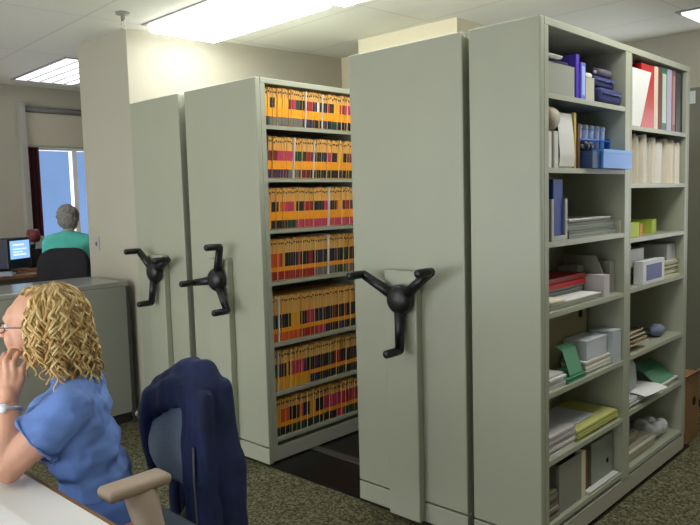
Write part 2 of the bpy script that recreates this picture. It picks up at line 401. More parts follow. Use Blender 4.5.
wlabel = {(0,17): 'thin white divider leaning near the middle of the top shelf of orange folders', (0,25): 'right hand of the thin white dividers on the top shelf of orange folders',
          (1,11): 'left thin white divider on the second shelf of orange folders', (1,20): 'right thin white divider leaning on the second shelf of orange folders',
          (2,27): 'thin white divider on the third shelf of orange folders', (3,26): 'thin white divider on the fourth shelf of orange folders',
          (4,2): 'thin white divider at the left of the fifth shelf of orange folders', (5,1): 'thin white divider at the left end of the sixth shelf of orange folders'}
_fm = {}
def folder_mesh(key, low_band, mid, low, hh, tint):
    k = (key,)
    if key in _fm: return _fm[key]
    mb = MB(); T = .0166; D = .265
    if mid == 'W':
        mb.box(-D, 0, -.0022, .0022, 0, hh)
        mats = [cm(236,232,220,.6)]
    else:
        zl, zo, zm = (.050, .100, .156) if not low_band else (.052, .078, .156)
        mb.box(-D, 0, -T/2, T/2, 0, hh*.985)
        # front and rear leaves stand a little proud, with a step down along the top
        mb.box(-D, .006, -T/2, -T/2+.0022, 0, hh, 1)
        mb.box(-D, .003, T/2-.0022, T/2, 0, hh*.965, 1)
        mb.box(-.03, .0074, -T/2+.0001, T/2-.0001, zl, zo, 5)
        mb.box(-.03, .0078, -T/2+.0001, T/2-.002, .004, zl, 2)
        mb.box(-.03, .0078, -T/2+.0001, T/2-.002, zo, zm, 3)
        mb.box(-.02, .0072, -T/2+.001, T/2-.006, hh-.030, hh-.021, 4)
        mats = [MAN[tint], MANT[tint], fcol(low), fcol(mid), cm(60,44,30,.7), cm(252,164,24,.6)]
    o = mb.build('file_folder', mats); me = o.data; bpy.data.objects.remove(o)
    _fm[key] = me
    return me
for si, z in enumerate(SF):
    hbase = (.212, .232, .236, .238, .262, .232, .216)[si]
    lab = 'orange manila file folder with coloured tabs packed on the %s shelf of the filing unit' % ord_[si]
    grp = 'file folders on the %s shelf' % ord_[si]
    lean = 0
    for k in range(40):
        mid, low = runs[si][0][k], runs[si][1][k]
        if (si, k) in whites: mid = 'W'
        hq = hbase + random.choice((0, 0, -.005, .004))
        me = folder_mesh((mid, low if mid != 'W' else '', round(hq, 3), (k*5+si) % 3, si > 2), si > 2, mid, low, hq, (k*5+si) % 3)
        f = bpy.data.objects.new('file_folder', me); COL.objects.link(f)
        f.location = (-3.062-random.uniform(0, .010), .068+.0175*k, z+.0140); f.rotation_euler = ((-.07,-.10,-.06,-.05,-.03,-.05,-.04)[si], 0, 0)
        if mid == 'W': f.location.x += .012; tag(f, wlabel[(si, k)], 'divider'); f.name = 'divider_card'
        else: tag(f, lab, 'file folder', grp)

# ------------------------------------------------------------------ things on the supply shelves
TOPZ = .0126
def at_shelf(y0, y1, zs, xf=-1.362, dz=0): return (xf, (y0+y1)/2, zs+TOPZ+dz), (y1-y0)
def binder(y0, y1, zs, h, col, label, xf=-1.362, D=.26, lab=None, pages=cm(225,222,212,.8), tilt=0):
    loc, w = at_shelf(y0, y1, zs, xf); t = thing('ring_binder', label, 'binder', loc)
    t.rotation_euler = (tilt, 0, 0)
    c = MB().box(-D, 0, -w/2, -w/2+.004, 0, h).box(-D, 0, w/2-.004, w/2, 0, h).box(-.004, 0, -w/2+.004, w/2-.004, 0, h)
    c.build('cover', col, t, .0015)
    if w > .02: MB().box(-D+.01, -.02, -w/2+.006, w/2-.006, .006, h-.012).build('pages', pages, t)
    if lab: MB().box(-.0005, .0012, -w*.33, w*.33, h*.12, h*.9).build('spine_label', lab, t)
    return t
def stack(y0, y1, zs, h, n, cols, label, name='paper_stack', cat='paper', xf=-1.365, D=.25, dz=0, skew=.012, rot=0):
    """sheets or booklets lying flat, slightly out of line; one mesh"""
    loc, w = at_shelf(y0, y1, zs, xf, dz); mb = MB(); rnd = random.Random(len(label)*7+n)
    for i in range(n):
        a, b = rnd.uniform(-skew, 0), rnd.uniform(-skew, skew)
        mb.box(-D+a, a, -w/2+abs(b)*.5, w/2+b*.5-abs(b)*.0, h*i/n, h*(i+.88)/n, i % len(cols))
    o = mb.build(name, cols, None, loc=loc, rotz=rot); return tag(o, label, cat)
def carton(y0, y1, zs, h, col, label, name='carton', cat='box', xf=-1.362, D=.2, lid=None, dz=0, mark=None, rot=0):
    loc, w = at_shelf(y0, y1, zs, xf, dz); t = thing(name, label, cat, loc, rot)
    MB().box(-D, 0, -w/2, w/2, 0, h).build('box_body', col, t, .002)
    f = MB().box(-D*.5-.002, .0015, -w/2-.0012, w/2+.0012, h-.014 if lid else h-.001, h+.0015)
    f.build('lid', lid or col, t, .001)
    if mark: MB().box(0.0004, .0015, -w*.36, w*.36, h*.16, h*.84).build('printed_label', mark, t)
    return t
def sheetlike(pts, width, thick, col, label, name, cat, loc, rotz=0):
    """curved sheet: profile pts (x,z) swept along y"""
    up = [(x, z+thick) for x, z in reversed(pts)]
    o = MB().prism(list(pts)+up, -width/2, width/2, 'y').build(name, col, None, loc=loc, rotz=rotz); return tag(o, label, cat)
def magfile(y0, y1, zs, h, col, label, xf=-1.362, D=.25, edge=None, low=.5, front=None, wall=None):
    loc, w = at_shelf(y0, y1, zs, xf); t = thing('magazine_file', label, 'magazine file', loc); k = wall or .003; hf = front or h
    m = MB()
    prof = [(-D,0),(0,0),(0,h),(-D*.45,h),(-D,h*low)]
    m.prism(prof, -w/2, -w/2+k, 'y').prism(prof, w/2-k, w/2, 'y').box(-k, 0, -w/2+k, w/2-k, 0, hf).box(-D, -k, -w/2+k, w/2-k, 0, k)
    m.build('shell', col, t, .001)
    if edge: MB().box(-.03, .0012, w/2-.038, w/2+.0012, 0, h).build('edge_strip', edge, t)
    return t
# --- near bay, top shelf
z = SL[0]
carton(.072, .335, z, .128, cm(150,152,140,.6), 'grey flat sided file box at the left end of the top shelf, near bay', 'file_box', xf=-1.37, D=.24, dz=0)
stack(.075, .30, z, .016, 2, [cm(32,44,78,.7)], 'dark blue folder lying on the grey file box of the top shelf', 'paper_folder', 'folder', xf=-1.385, D=.2, dz=.131)
stack(.078, .215, z, .012, 3, [M['white']], 'white pad lying on the dark blue folder above the grey file box', 'paper_pad', 'pad', xf=-1.362, D=.15, dz=.1485)
binder(.341, .372, z, .186, cm(86,62,190,.4), 'purple binder standing beside the grey file box on the top shelf', xf=-1.367)
binder(.374, .418, z, .156, cm(112,112,215,.4), 'lavender blue binder with pale spine label next to the purple binder', xf=-1.36, lab=cm(170,190,240,.4))
carton(.425, .510, z, .100, cm(182,178,158,.7), 'small beige carton right of the lavender binder', D=.16)
def roll(y0, y1, x, z0, r, col, label, core=cm(220,218,210,.6), name='paper_roll', cat='roll', axis='y'):
    t = thing(name, label, cat, (x, (y0+y1)/2, z0+r)); w = y1-y0
    MB().lathe([(r*.45,-w/2),(r,-w/2),(r,w/2),(r*.45,w/2)], 24, 'y').build('roll_body', col, t)
    MB().lathe([(.002,-w/2-.002),(r*.44,-w/2-.002),(r*.44,w/2+.002),(.002,w/2+.002)], 20, 'y').build('core', core, t)
    return t
roll(.42, .52, -1.39, z+TOPZ+.1020, .013, cm(214,212,200,.5), 'thin white tube lying on the small beige carton')
def bag(y0, y1, zs, h, label, xf=-1.36, D=.2, col=None, dz=0):
    loc, w = at_shelf(y0, y1, zs, xf, dz); t = thing('zip_pouch', label, 'pouch', loc)
    m = MB().box(-D, 0, -w/2, w/2, 0, h)
    o = m.build('bag_body', col or cm(40,46,98,.75, bump=.4, bscale=25), t, h*.32, 4, smooth=True)
    MB().tube([(.002,-w*.42,h*.62),(.0035,0,h*.60),(.002,w*.42,h*.63)], .004, 6).build('zip', cm(70,78,135,.4), t)
    MB().tube([(.002,w*.22,h*.62),(.014,w*.225,h*.5),(.012,w*.23,h*.36)], .0035, 6).build('zip_pull', cm(80,88,140,.4), t)
    return t
bag(.560, .795, z, .072, 'lower navy blue zip pouch at the right of the top shelf, near bay', xf=-1.352)
bag(.545, .760, z, .050, 'upper navy blue zip pouch lying on the other navy pouch', xf=-1.375, dz=.0735)
roll(.60, .745, -1.40, z+TOPZ+.1245, .020, cm(92,84,104,.6), 'dark grey roll with a white end on top of the navy pouches', core=cm(232,230,228,.5))
binder(.7475, .772, z, .215, cm(120,30,30,.6), 'dark red binder behind the navy pouches', xf=-1.585, D=.055)
carton(.43, .72, z, .21, cm(38,36,36,.8), 'black box standing at the back of the top shelf behind the pouches', 'storage_box', xf=-1.60, D=.045)
# --- near bay, second shelf
z = SL[1]
roll(.075, .165, -1.40, z+TOPZ+.150, .050, cm(176,166,150,.8), 'beige cloth roll on the upright booklets at the left of the second shelf', core=cm(120,110,96,.8), name='cloth_roll')
binder(.078, .106, z, .148, cm(206,120,116,.6), 'pink backed booklet at the far left of the second shelf', lab=cm(232,222,212,.6), xf=-1.372)
binder(.108, .136, z, .147, cm(222,220,212,.6), 'thin white book beside the pink backed booklet', xf=-1.372)
binder(.138, .180, z, .149, cm(190,190,182,.6), 'pale grey book left of the large white ledger', xf=-1.365, lab=cm(210,208,200,.6))
sheetlike([(-.25,0),(-.02,0),(-.004,.01),(0,.05),(-.006,.14),(-.016,.225),(-.25,.225)], .135, .004, cm(216,216,210,.6), 'large white ledger with a curved back standing on the second shelf', 'ledger', 'ledger', (-1.366, .262, z+TOPZ))
binder(.334, .356, z, .236, cm(196,178,96,.7), 'mustard yellow folder standing right of the white ledger', xf=-1.372)
binder(.358, .378, z, .19, cm(118,78,54,.7), 'brown folder beside the mustard yellow folder', xf=-1.365)
blue = cm(58,118,196,.4); 
t = thing('vial_rack', 'blue rack of pale capped vials on the second shelf', 'rack', (-1.41, .652, z+TOPZ))
m = MB(); m.box(-.13, 0, -.185, .145, 0, .006).box(-.13, -.125, -.185, .145, .006, .155).box(-.125, 0, -.185, -.180, .006, .148).box(-.125, 0, .140, .145, .006, .148).box(-.125, -.002, -.18, .14, .132, .138)
m.build('rack_body', blue, t, .0015)
for i in range(5):
    y = -.142+.061*i; v = cm(*((176,206,232),(196,190,222),(186,214,232),(200,186,214),(178,206,230))[i], .3)
    a = MB().lathe([(.001,.0),(.017,.002),(.020,.08),(.020,.085),(.001,.085)], 18).build('vial', v, t, loc=(-.032, y, .0)); a.rotation_euler = (0, .0, 0); a.location.z = .094
    MB().lathe([(.001,.086),(.0215,.086),(.0215,.106),(.015,.110),(.001,.110)], 18).build('vial_cap', cm(214,222,240,.4), a)
carton(.475, .792, z, .082, cm(66,134,212,.35), 'light blue box projecting from the front of the second shelf', xf=-1.305, D=.10, lid=cm(84,150,222,.35))
carton(.388, .470, z, .072, cm(24,58,110,.45), 'dark blue box left of the light blue box on the second shelf', xf=-1.315, D=.08, lid=cm(30,66,120,.45))
for i in range(2):
    roll(.392+.038*i, .426+.038*i, -1.365, z+TOPZ+.0745, .022, cm(30,34,44,.4), ('left' if i == 0 else 'right')+' of two small black rolls on the dark blue box', core=cm(120,140,160,.4), name='tape_roll')
carton(.42, .78, z, .095, cm(44,42,44,.8), 'long dark box at the back of the second shelf behind the vial rack', 'storage_box', xf=-1.56, D=.085, dz=0)
carton(.44, .78, z, .1, cm(60,52,54,.8), 'upper long dark box at the back of the second shelf', 'storage_box', xf=-1.57, D=.075, dz=.0975)
# --- near bay, third shelf
z = SL[2]
magfile(.110, .250, z, .172, cm(160,162,156,.35), 'grey magazine holder at the left of the third shelf', xf=-1.36, edge=None, front=.02, wall=.02)
binder(.138, .222, z+.0205, .232, cm(34,66,142,.5), 'royal blue binder standing in the grey magazine holder', xf=-1.368, D=.22)
for i in range(2): stack(.285, .775, z, .034, 3, [cm(126,134,122,.6), cm(150,154,146,.6), cm(112,120,108,.6)], ('lower' if i == 0 else 'upper')+' grey green flat file pad of the pile on the third shelf', 'file_pad', 'folder', xf=-1.362-.008*i, dz=.0345*i)
stack(.285, .755, z, .012, 3, [cm(214,216,212,.6)], 'white sheets lying on the grey green file pile of the third shelf', dz=.0695, xf=-1.372, rot=.04)
binder(.778, .798, z, .06, cm(170,168,158,.6), 'small pale grey booklet standing at the right of the third shelf', xf=-1.356)
# --- near bay, fourth shelf
z = SL[3]
stack(.085, .565, z, .030, 5, [M['white'], cm(214,214,210,.8)], 'wide pile of white papers at the left of the fourth shelf', xf=-1.352, skew=.02)
stack(.09, .215, z, .014, 3, [cm(238,236,214,.7), M['cream']], 'small cream booklets on the white papers at the left of the fourth shelf', 'booklet_pile', 'booklet', dz=.0305, xf=-1.349, D=.12)
stack(.095, .575, z, .036, 5, [cm(150,158,154,.7), cm(128,134,130,.7)], 'grey folders lying behind the white papers on the fourth shelf', 'paper_folder', 'folder', dz=.0305, xf=-1.44, D=.18)
stack(.11, .585, z, .05, 2, [cm(196,30,26,.5), cm(160,24,24,.5)], 'bright red folder lying on the grey folders of the fourth shelf', 'paper_folder', 'folder', dz=.067, xf=-1.43, D=.18)
carton(.600, .660, z, .1, cm(196,192,194,.6), 'small pinkish white box near the middle of the fourth shelf', xf=-1.352, D=.10)
t = thing('bookend', 'tall grey bookend at the right of the fourth shelf', 'bookend', (-1.37, .735, z+TOPZ))
MB().prism([(-.22,0),(0,0),(0,.05),(-.05,.185),(-.22,.185)], -.066, -.062, 'y').build('plate', cm(150,150,138,.5), t, .001)
MB().box(-.22, 0, -.0615, .06, 0, .003).build('foot', cm(150,150,138,.5), t)
carton(.738, .797, z, .15, cm(132,132,120,.6), 'slim grey box against the right upright of the fourth shelf', xf=-1.385, D=.19, dz=.0035)
carton(.596, .664, z, .14, cm(160,158,146,.6), 'pale grey box beside the tall bookend', xf=-1.48, D=.1)
# --- near bay, fifth shelf
z = SL[4]
tb = carton(.20, .74, z, .285, cm(150,142,112,.75), 'tan storage box at the back of the fifth shelf with a dark finger hole', 'storage_box', xf=-1.50, D=.15)
MB().lathe([(.001,.0),(.02,.0),(.02,.003),(.001,.003)], 20, 'x').build('finger_hole', cm(20,18,14,.9), tb, loc=(0.0, .20, .235))
carton(.705, .797, z, .155, cm(186,192,196,.55), 'pale bluish box leaning at the right of the fifth shelf', xf=-1.352, D=.12)
stack(.44, .70, z, .055, 7, [M['white'], cm(206,204,206,.8), cm(196,184,140,.8)], 'pile of white and buff papers in the middle of the fifth shelf', xf=-1.356, D=.12, skew=.02)
carton(.47, .685, z, .088, cm(200,204,210,.6), 'white box on the pile of papers of the fifth shelf', xf=-1.375, D=.115, dz=.0555)
grn = cm(84,150,112,.6)
sheetlike([(-.07,.120),(-.035,.105),(-.010,.03),(0,0)], .125, .004, grn, 'green folder leaning open at the left of the fifth shelf', 'paper_folder', 'folder', (-1.365, .345, z+TOPZ+.024))
stack(.235, .42, z, .022, 4, [grn, cm(70,136,98,.6)], 'green papers lying flat at the front of the fifth shelf', xf=-1.350, D=.12)
stack(.08, .228, z, .058, 6, [M['white'], cm(200,198,196,.8)], 'pile of white papers at the left end of the fifth shelf', xf=-1.352, D=.12, skew=.02)
# --- near bay, sixth shelf
z = SL[5]
stack(.345, .78, z, .05, 6, [cm(176,178,90,.7), cm(150,156,66,.7), cm(196,194,120,.7)], 'pile of yellow green folders on the sixth shelf', 'folder_pile', 'folder', xf=-1.352, skew=.015)
stack(.08, .338, z, .085, 8, [cm(214,210,204,.8), cm(196,192,190,.8)], 'pile of white papers at the left end of the sixth shelf', xf=-1.352, skew=.02)
stack(.36, .60, z, .010, 2, [cm(206,208,222,.8)], 'pale lavender sheets on the yellow green folders', dz=.0505, xf=-1.40, D=.18)
# --- near bay, bottom shelf
z = SL[6]
magfile(.185, .435, z, .215, cm(140,140,130,.6), 'large grey magazine file on the bottom shelf with a cream edge', xf=-1.365, edge=cm(214,216,180,.6), low=.7)
stack(.08, .175, z, .12, 7, [cm(126,120,96,.8), cm(90,86,72,.8), cm(150,144,124,.8)], 'tan booklets piled at the left end of the bottom shelf', 'booklet_pile', 'booklet', xf=-1.36)
binder(.455, .512, z, .19, cm(112,72,36,.7), 'brown book standing on the bottom shelf right of the magazine file', xf=-1.385)
tb = carton(.545, .785, z, .205, cm(140,148,136,.6), 'grey green box with a dark hole on the bottom shelf', 'storage_box', xf=-1.385, D=.2)
MB().lathe([(.001,0),(.012,0),(.012,.0025),(.001,.0025)], 16, 'x').build('finger_hole', cm(26,26,24,.9), tb, loc=(0, .055, .08))
stack(.455, .78, z, .010, 2, [cm(206,204,200,.8)], 'white sheets lying at the front of the bottom shelf', xf=-1.347, D=.030)

# --- far bay, first shelf
z = SR[0]
binder(.96, 1.00, z, .30, cm(168,34,30,.5), 'thin red binder behind the white sheet on the far bay', xf=-1.46, D=.16)
binder(1.045, 1.215, z, .315, cm(196,32,30,.35), 'thick bright red binder on the top shelf of the far bay', xf=-1.362, lab=None)
o = MB().prism([(-.105,0),(.0,0),(.135,.275),(-.105,.275)], 0, .003, 'x').build('paper_sheet', M['white'], None, loc=(-1.354, 1.01, z+TOPZ))
tag(o, 'white sheet of paper propped against the thick red binder', 'paper')
binder(1.218, 1.272, z, .318, cm(228,214,190,.5), 'cream binder right of the thick red binder')
binder(1.275, 1.315, z, .324, cm(128,40,48,.5), 'maroon binder between the cream and the green binders')
binder(1.318, 1.398, z, .326, cm(36,112,76,.45), 'green binder on the top shelf of the far bay', lab=cm(206,214,206,.5))
binder(1.401, 1.470, z, .326, cm(188,182,204,.5), 'lavender grey binder right of the green binder')
binder(1.473, 1.528, z, .328, cm(152,92,98,.5), 'dusty mauve binder left of the black binder', lab=cm(186,140,130,.5))
binder(1.531, 1.64, z, .322, cm(24,26,32,.45), 'black binder at the right end of the top shelf of the far bay')
# --- far bay, second shelf: paper files packed upright
z = SR[1]
y = .897; i = 0; rnd = random.Random(5)
pal = [(250,248,240),(246,242,230),(252,250,246),(242,232,214),(250,246,238),(238,230,214),(252,250,246),(246,240,226)]
names = ['wide creamy white file at the left end of the packed files, far bay second shelf']
files = []
while y < 1.615:
    wd = rnd.choice((.016, .022, .03, .036)); hh = rnd.uniform(.205, .245)
    if y < .92: wd, hh = .05, .232
    if 1.17 < y < 1.20: y += .018
    if 1.39 < y < 1.42: y += .022
    if y+wd > 1.64: break
    c = pal[rnd.randrange(len(pal))]
    loc, w = at_shelf(y, y+wd, z, -1.358-rnd.uniform(0, .02))
    m = MB()
    m.box(-.25, 0, -w/2, -w/2+.002, 0, hh).box(-.25, -.006, w/2-.002, w/2, 0, hh*.965)
    k = max(2, int(w/.005))
    for q in range(k):
        a = -w/2+.003+(w-.006)*q/k
        m.box(-.24, -.004-rnd.uniform(0,.008), a, a+(w-.006)/k*.8, .0, hh*rnd.uniform(.92,.975), 1)
    o = m.build('paper_file', [cm(*c, .75), M['cream']], None, loc=loc)
    files.append((o, c, wd)); y += wd+.003; i += 1
for i, (o, c, wd) in enumerate(files):
    if i == 0: tag(o, 'wide creamy white file at the left end of the packed far bay files', 'paper file')
    elif i == len(files)-1: tag(o, 'last cream file at the right end of the packed far bay files', 'paper file')
    else: tag(o, 'cream paper file packed upright among others on the second shelf of the far bay', 'paper file', 'cream files on the second far shelf')
# --- far bay, third shelf
z = SR[2]
carton(.905, 1.045, z, .07, cm(190,206,70,.6), 'lime green box at the left of the third shelf, far bay', xf=-1.365, D=.1)
carton(1.052, 1.088, z, .062, cm(214,140,60,.6), 'small orange box next to the left lime green box', xf=-1.365, D=.08)
carton(1.33, 1.47, z, .072, cm(178,198,66,.6), 'lime green box standing alone toward the right of the third shelf, far bay', xf=-1.42, D=.12, rot=.2)
# --- far bay, fourth shelf
z = SR[3]
carton(.915, 1.03, z, .085, cm(44,44,42,.6), 'dark box at the left of the fourth shelf, far bay', xf=-1.40, D=.12)
carton(.915, 1.215, z, .09, cm(212,216,216,.55), 'white box resting on the dark box of the fourth shelf, far bay', xf=-1.405, D=.13, dz=.087)
carton(1.05, 1.345, z, .118, cm(226,228,228,.5), 'white box with a blue printed face at the front of the fourth shelf, far bay', xf=-1.345, D=.05, mark=cm(96,104,160,.5))
stack(1.375, 1.635, z, .09, 9, [cm(206,202,170,.8), cm(186,184,150,.8), cm(218,216,200,.8)], 'pile of yellowish papers at the right of the fourth shelf, far bay', xf=-1.362, skew=.02)
carton(1.50, 1.63, z, .085, cm(186,188,190,.6), 'pale grey box on top of the yellowish papers', xf=-1.385, D=.15, dz=.0905)
# --- far bay, fifth shelf
z = SR[4]
for i, c in enumerate(((206,192,160),(196,160,124),(214,204,178),(204,182,150))):
    sheetlike([(-.22,.0),(-.12,.002),(-.05,.012),(0,.034)], .26-.02*i, .008, cm(*c, .8), ['lowest', 'second', 'third', 'topmost'][i]+' curled buff booklet of the pile on the fifth shelf, far bay', 'booklet', 'booklet', (-1.36-.004*i, 1.035, z+TOPZ+.0200*i), .06*(i-1.5)*.3)
m = MB().ell((0,0,.045), (.04,.065,.034), 0, 20, 12).ell((-.02,.03,.045), (.035,.04,.03), 0, 16, 10)
o = blob(m, 'cloth_bag', cm(116,124,150,.8, bump=.4, bscale=40), None, .006, 4); o.location = (-1.42, 1.45, z+TOPZ-.009); tag(o, 'small blue grey cloth bag on the fifth shelf of the far bay', 'bag')
# --- far bay, sixth shelf
z = SR[5]
stack(.90, 1.29, z, .045, 6, [cm(206,208,204,.8), cm(182,186,182,.8)], 'pile of white papers at the left of the sixth shelf, far bay', xf=-1.355, skew=.025)
for i in range(2):
    sheetlike([(-.16,.0),(-.02,.0),(.0,.008),(.004,.05),(-.004,.13),(-.02,.16)], .2, .003, cm(176,184,178,.7), ('front' if i == 0 else 'rear')+' grey folder standing on the white papers of the sixth shelf, far bay', 'paper_folder', 'folder', (-1.405-.05*i, 1.05+.03*i, z+TOPZ+.0455), .1)
o = MB().add([(-.10,-.13,0),(.0,-.13,.001),(.045,-.11,-.012),(-.1,.13,0),(.02,.13,.004),(.075,.12,-.006)], [(0,1,4,3),(1,2,5,4)]).build('paper_sheet', M['white'], None, loc=(-1.372, 1.165, z+TOPZ+.0535))
so = o.modifiers.new('s', 'SOLIDIFY'); so.thickness = .0015; so.offset = 0
tag(o, 'loose white sheet hanging over the edge of the sixth shelf, far bay', 'paper')
stack(1.30, 1.635, z, .030, 4, [cm(196,206,198,.8), cm(214,216,212,.8)], 'papers lying at the right of the sixth shelf, far bay', xf=-1.36, skew=.02)
sheetlike([(-.14,.085),(-.07,.055),(-.02,.014),(0,0)], .27, .004, cm(70,140,100,.6), 'green folder leaning at the right of the sixth shelf, far bay', 'paper_folder', 'folder', (-1.372, 1.465, z+TOPZ+.0305))
# --- far bay, bottom shelf
z = SR[6]
stack(.90, 1.30, z, .07, 6, [cm(190,184,160,.8), cm(168,164,146,.8)], 'pile of cream booklets at the left of the bottom shelf, far bay', 'booklet_pile', 'booklet', xf=-1.362, skew=.02)
stack(.92, 1.12, z, .06, 5, [cm(150,140,118,.8), cm(176,168,146,.8)], 'smaller tan booklets on the cream booklets of the bottom shelf', 'booklet_pile', 'booklet', xf=-1.39, dz=.0705, D=.2)
m = MB()
for k in range(9):
    m.ell((rnd.uniform(-.05,.03), rnd.uniform(-.10,.10), .05+rnd.uniform(-.01,.03)), (rnd.uniform(.035,.055), rnd.uniform(.04,.06), rnd.uniform(.03,.05)), 0, 12, 8)
o = blob(m, 'plastic_bag', cm(196,198,196,.45, bump=.6, bscale=45), None, .007, 2); o.location = (-1.43, 1.435, z+TOPZ+.002); tag(o, 'crumpled white plastic bag on the bottom shelf of the far bay', 'bag')

# ------------------------------------------------------------------ behind the supply shelving
t = thing('cardboard_box', 'brown cardboard box on the carpet behind the end of the supply shelving', 'box', (-1.37, 1.90, 0))
MB().box(-.34, 0, -.16, .14, 0, .40).build('box_body', cm(134,98,58,.8, var=.06, scale=6), t, .003)
MB().prism([(-.34,.401),(-.002,.401),(.02,.43),(.016,.434),(-.006,.406),(-.34,.406)], -.16, .14, 'y').build('flap', cm(150,112,70,.8), t)
MB().lathe([(.001,0),(.028,0),(.028,.002),(.001,.002)], 20, 'x').build('hand_hole', cm(24,18,12,.9), t, loc=(0, .05, .24))
t = thing('storage_cabinet', 'tall grey cabinet with a small white label beyond the supply shelving', 'cabinet', (-1.95, 2.66, 0))
MB().box(0, 1.0, 0, .48, .05, 2.215).build('cabinet_body', cm(128,126,112,.5), t, .005)
MB().box(.02, .98, .02, .46, 0, .05).build('plinth', cm(40,40,38,.6), t)
for i in range(2):
    d = MB().box(.004+.5*i, .496+.5*i, -.018, -.001, .06, 2.205).build('door', cm(128,126,112,.5), t, .003)
    MB().tube([(.46+.09*i,-.018,1.05),(.46+.09*i,-.045,1.06),(.46+.09*i,-.045,1.16),(.46+.09*i,-.018,1.17)], .006, 8).build('handle', M['alu'], d)
MB().box(.30, .345, -.0205, -.0185, 2.105, 2.19).build('label', cm(220,232,238,.5), t)

# ------------------------------------------------------------------ counter, far desk, monitor
t = thing('counter', 'grey office counter running left from the beige pillar', 'counter', (-5.06, -.055, 0))
MB().box(.09, .62, -1.9, 0, .08, .965).build('body', cm(146,146,136,.55), t, .003)
MB().box(.11, .58, -1.88, -.01, 0, .08).build('plinth', cm(44,44,42,.6), t)
MB().box(.08, .622, -1.91, -.004, .9655, 1.0).build('countertop', cm(150,150,142,.2), t, .006)
MB().box(.6205, .628, -.022, 0.002, .0, .964).build('edge_trim', cm(66,66,60,.5), t)
t = thing('desk', 'high wood edged work desk carrying the monitor near the far window', 'desk', (-7.0, -.05, 0))
MB().box(.0, 1.10, -2.1, .02, .945, .975).build('desktop', cm(150,104,70,.45, var=.15, scale=5), t, .004)
MB().box(.0, 1.05, -2.1, .0, .0, .9445).build('desk_base', cm(96,92,84,.6), t)
t2 = thing('desk', 'far desk below the window where the person in teal works', 'desk', (-7.0, .02, 0))
MB().box(.02, .82, 0.0, 1.75, .945, .975).build('desktop', cm(150,104,70,.45), t2, .004)
for y in (.03, 1.70): MB().box(.05, .75, y, y+.03, 0, .9445).build('side_panel', cm(96,92,84,.6), t2)

t = thing('crt_monitor', 'dark computer monitor with a lit pale blue screen on the far desk', 'monitor', (-6.20, -.20, .9755), math.radians(122))
# local: screen faces -Y
t.scale = (.82, .82, .82)
MB().lathe([(.001,0),(.13,0),(.13,.012),(.06,.03),(.05,.05),(.001,.05)], 24).build('stand', cm(26,28,40,.5), t)
m = MB().box(-.185, .185, -.185, -.05, .05, .365)
m.build('bezel', cm(24,28,52,.45), t, .012, 3)
MB().prism([(-.17,.06),(.17,.06),(.17,.355),(-.17,.355)], -.055, -.05, 'y').build('gasket', cm(20,22,36,.5), t)
hsn = MB(); a = [(-.17,-.05,.06),(.17,-.05,.06),(.17,-.05,.355),(-.17,-.05,.355)]; b = [(-.10,.20,.10),(.10,.20,.10),(.10,.20,.30),(-.10,.20,.30)]
hsn.add(a+b, [(0,3,2,1),(4,5,6,7),(0,1,5,4),(1,2,6,5),(2,3,7,6),(3,0,4,7)]); hsn.build('housing', cm(24,26,40,.5), t, .01, 3)
scr = mat('screen', s(120,170,230), .2, emit=(.36,.62,1.0), estr=.75, col2=None)
MB().box(-.15, .15, -.1885, -.1835, .15, .335).build('screen', scr, t)
g = MB()
g.box(-.11, .06, -.1896, -.1886, .285, .30).box(-.11, .10, -.1896, -.1886, .245, .255).box(-.11, .04, -.1896, -.1886, .215, .225).box(-.11, .09, -.1896, -.1886, .185, .20)
g.build('screen_window', mat('screen_text', s(200,225,250), .2, emit=(.75,.9,1.0), estr=.95), t)
t = thing('keyboard', 'pale keyboard at the front edge of the far desk beside the monitor', 'keyboard', (-6.02, -.42, .9755), math.radians(60))
MB().box(-.21, .21, -.08, .08, 0, .022).build('case', cm(150,160,176,.5), t, .004)
k = MB()
for r in range(5):
    for q in range(14): k.box(-.195+.0278*q, -.195+.0278*q+.023, -.07+.028*r, -.07+.028*r+.022, .0225, .030)
k.build('keys', cm(178,186,198,.5), t)
t = thing('paper_organizer', 'dark desk organiser holding white papers behind the monitor', 'organiser', (-6.62, .25, .9775), .2)
m = MB().box(-.12,.12,-.15,.15,0,.012).box(-.12,.12,-.15,-.14,.012,.20).box(-.12,.12,.14,.15,.012,.20).box(-.12,-.11,-.14,.14,.012,.20).box(.11,.12,-.14,.14,.012,.17)
m.build('tray', cm(28,28,34,.5), t, .002)
for i, (y, a) in enumerate(((-.07,.25),(.01,-.2),(.08,-.42))):
    o = MB().box(-.002, .002, -.045, .045, 0, .27).build('paper_sheet', M['white'], t, loc=(.02*i-.03, y, .015)); o.rotation_euler = (a, 0, .2)
roll(.16, .24, -6.55, 1.205, .06, cm(130,60,66,.7), 'maroon ball shaped cap on top of the dark desk organiser', core=cm(120,52,58,.7), name='fabric_cap', cat='cap')

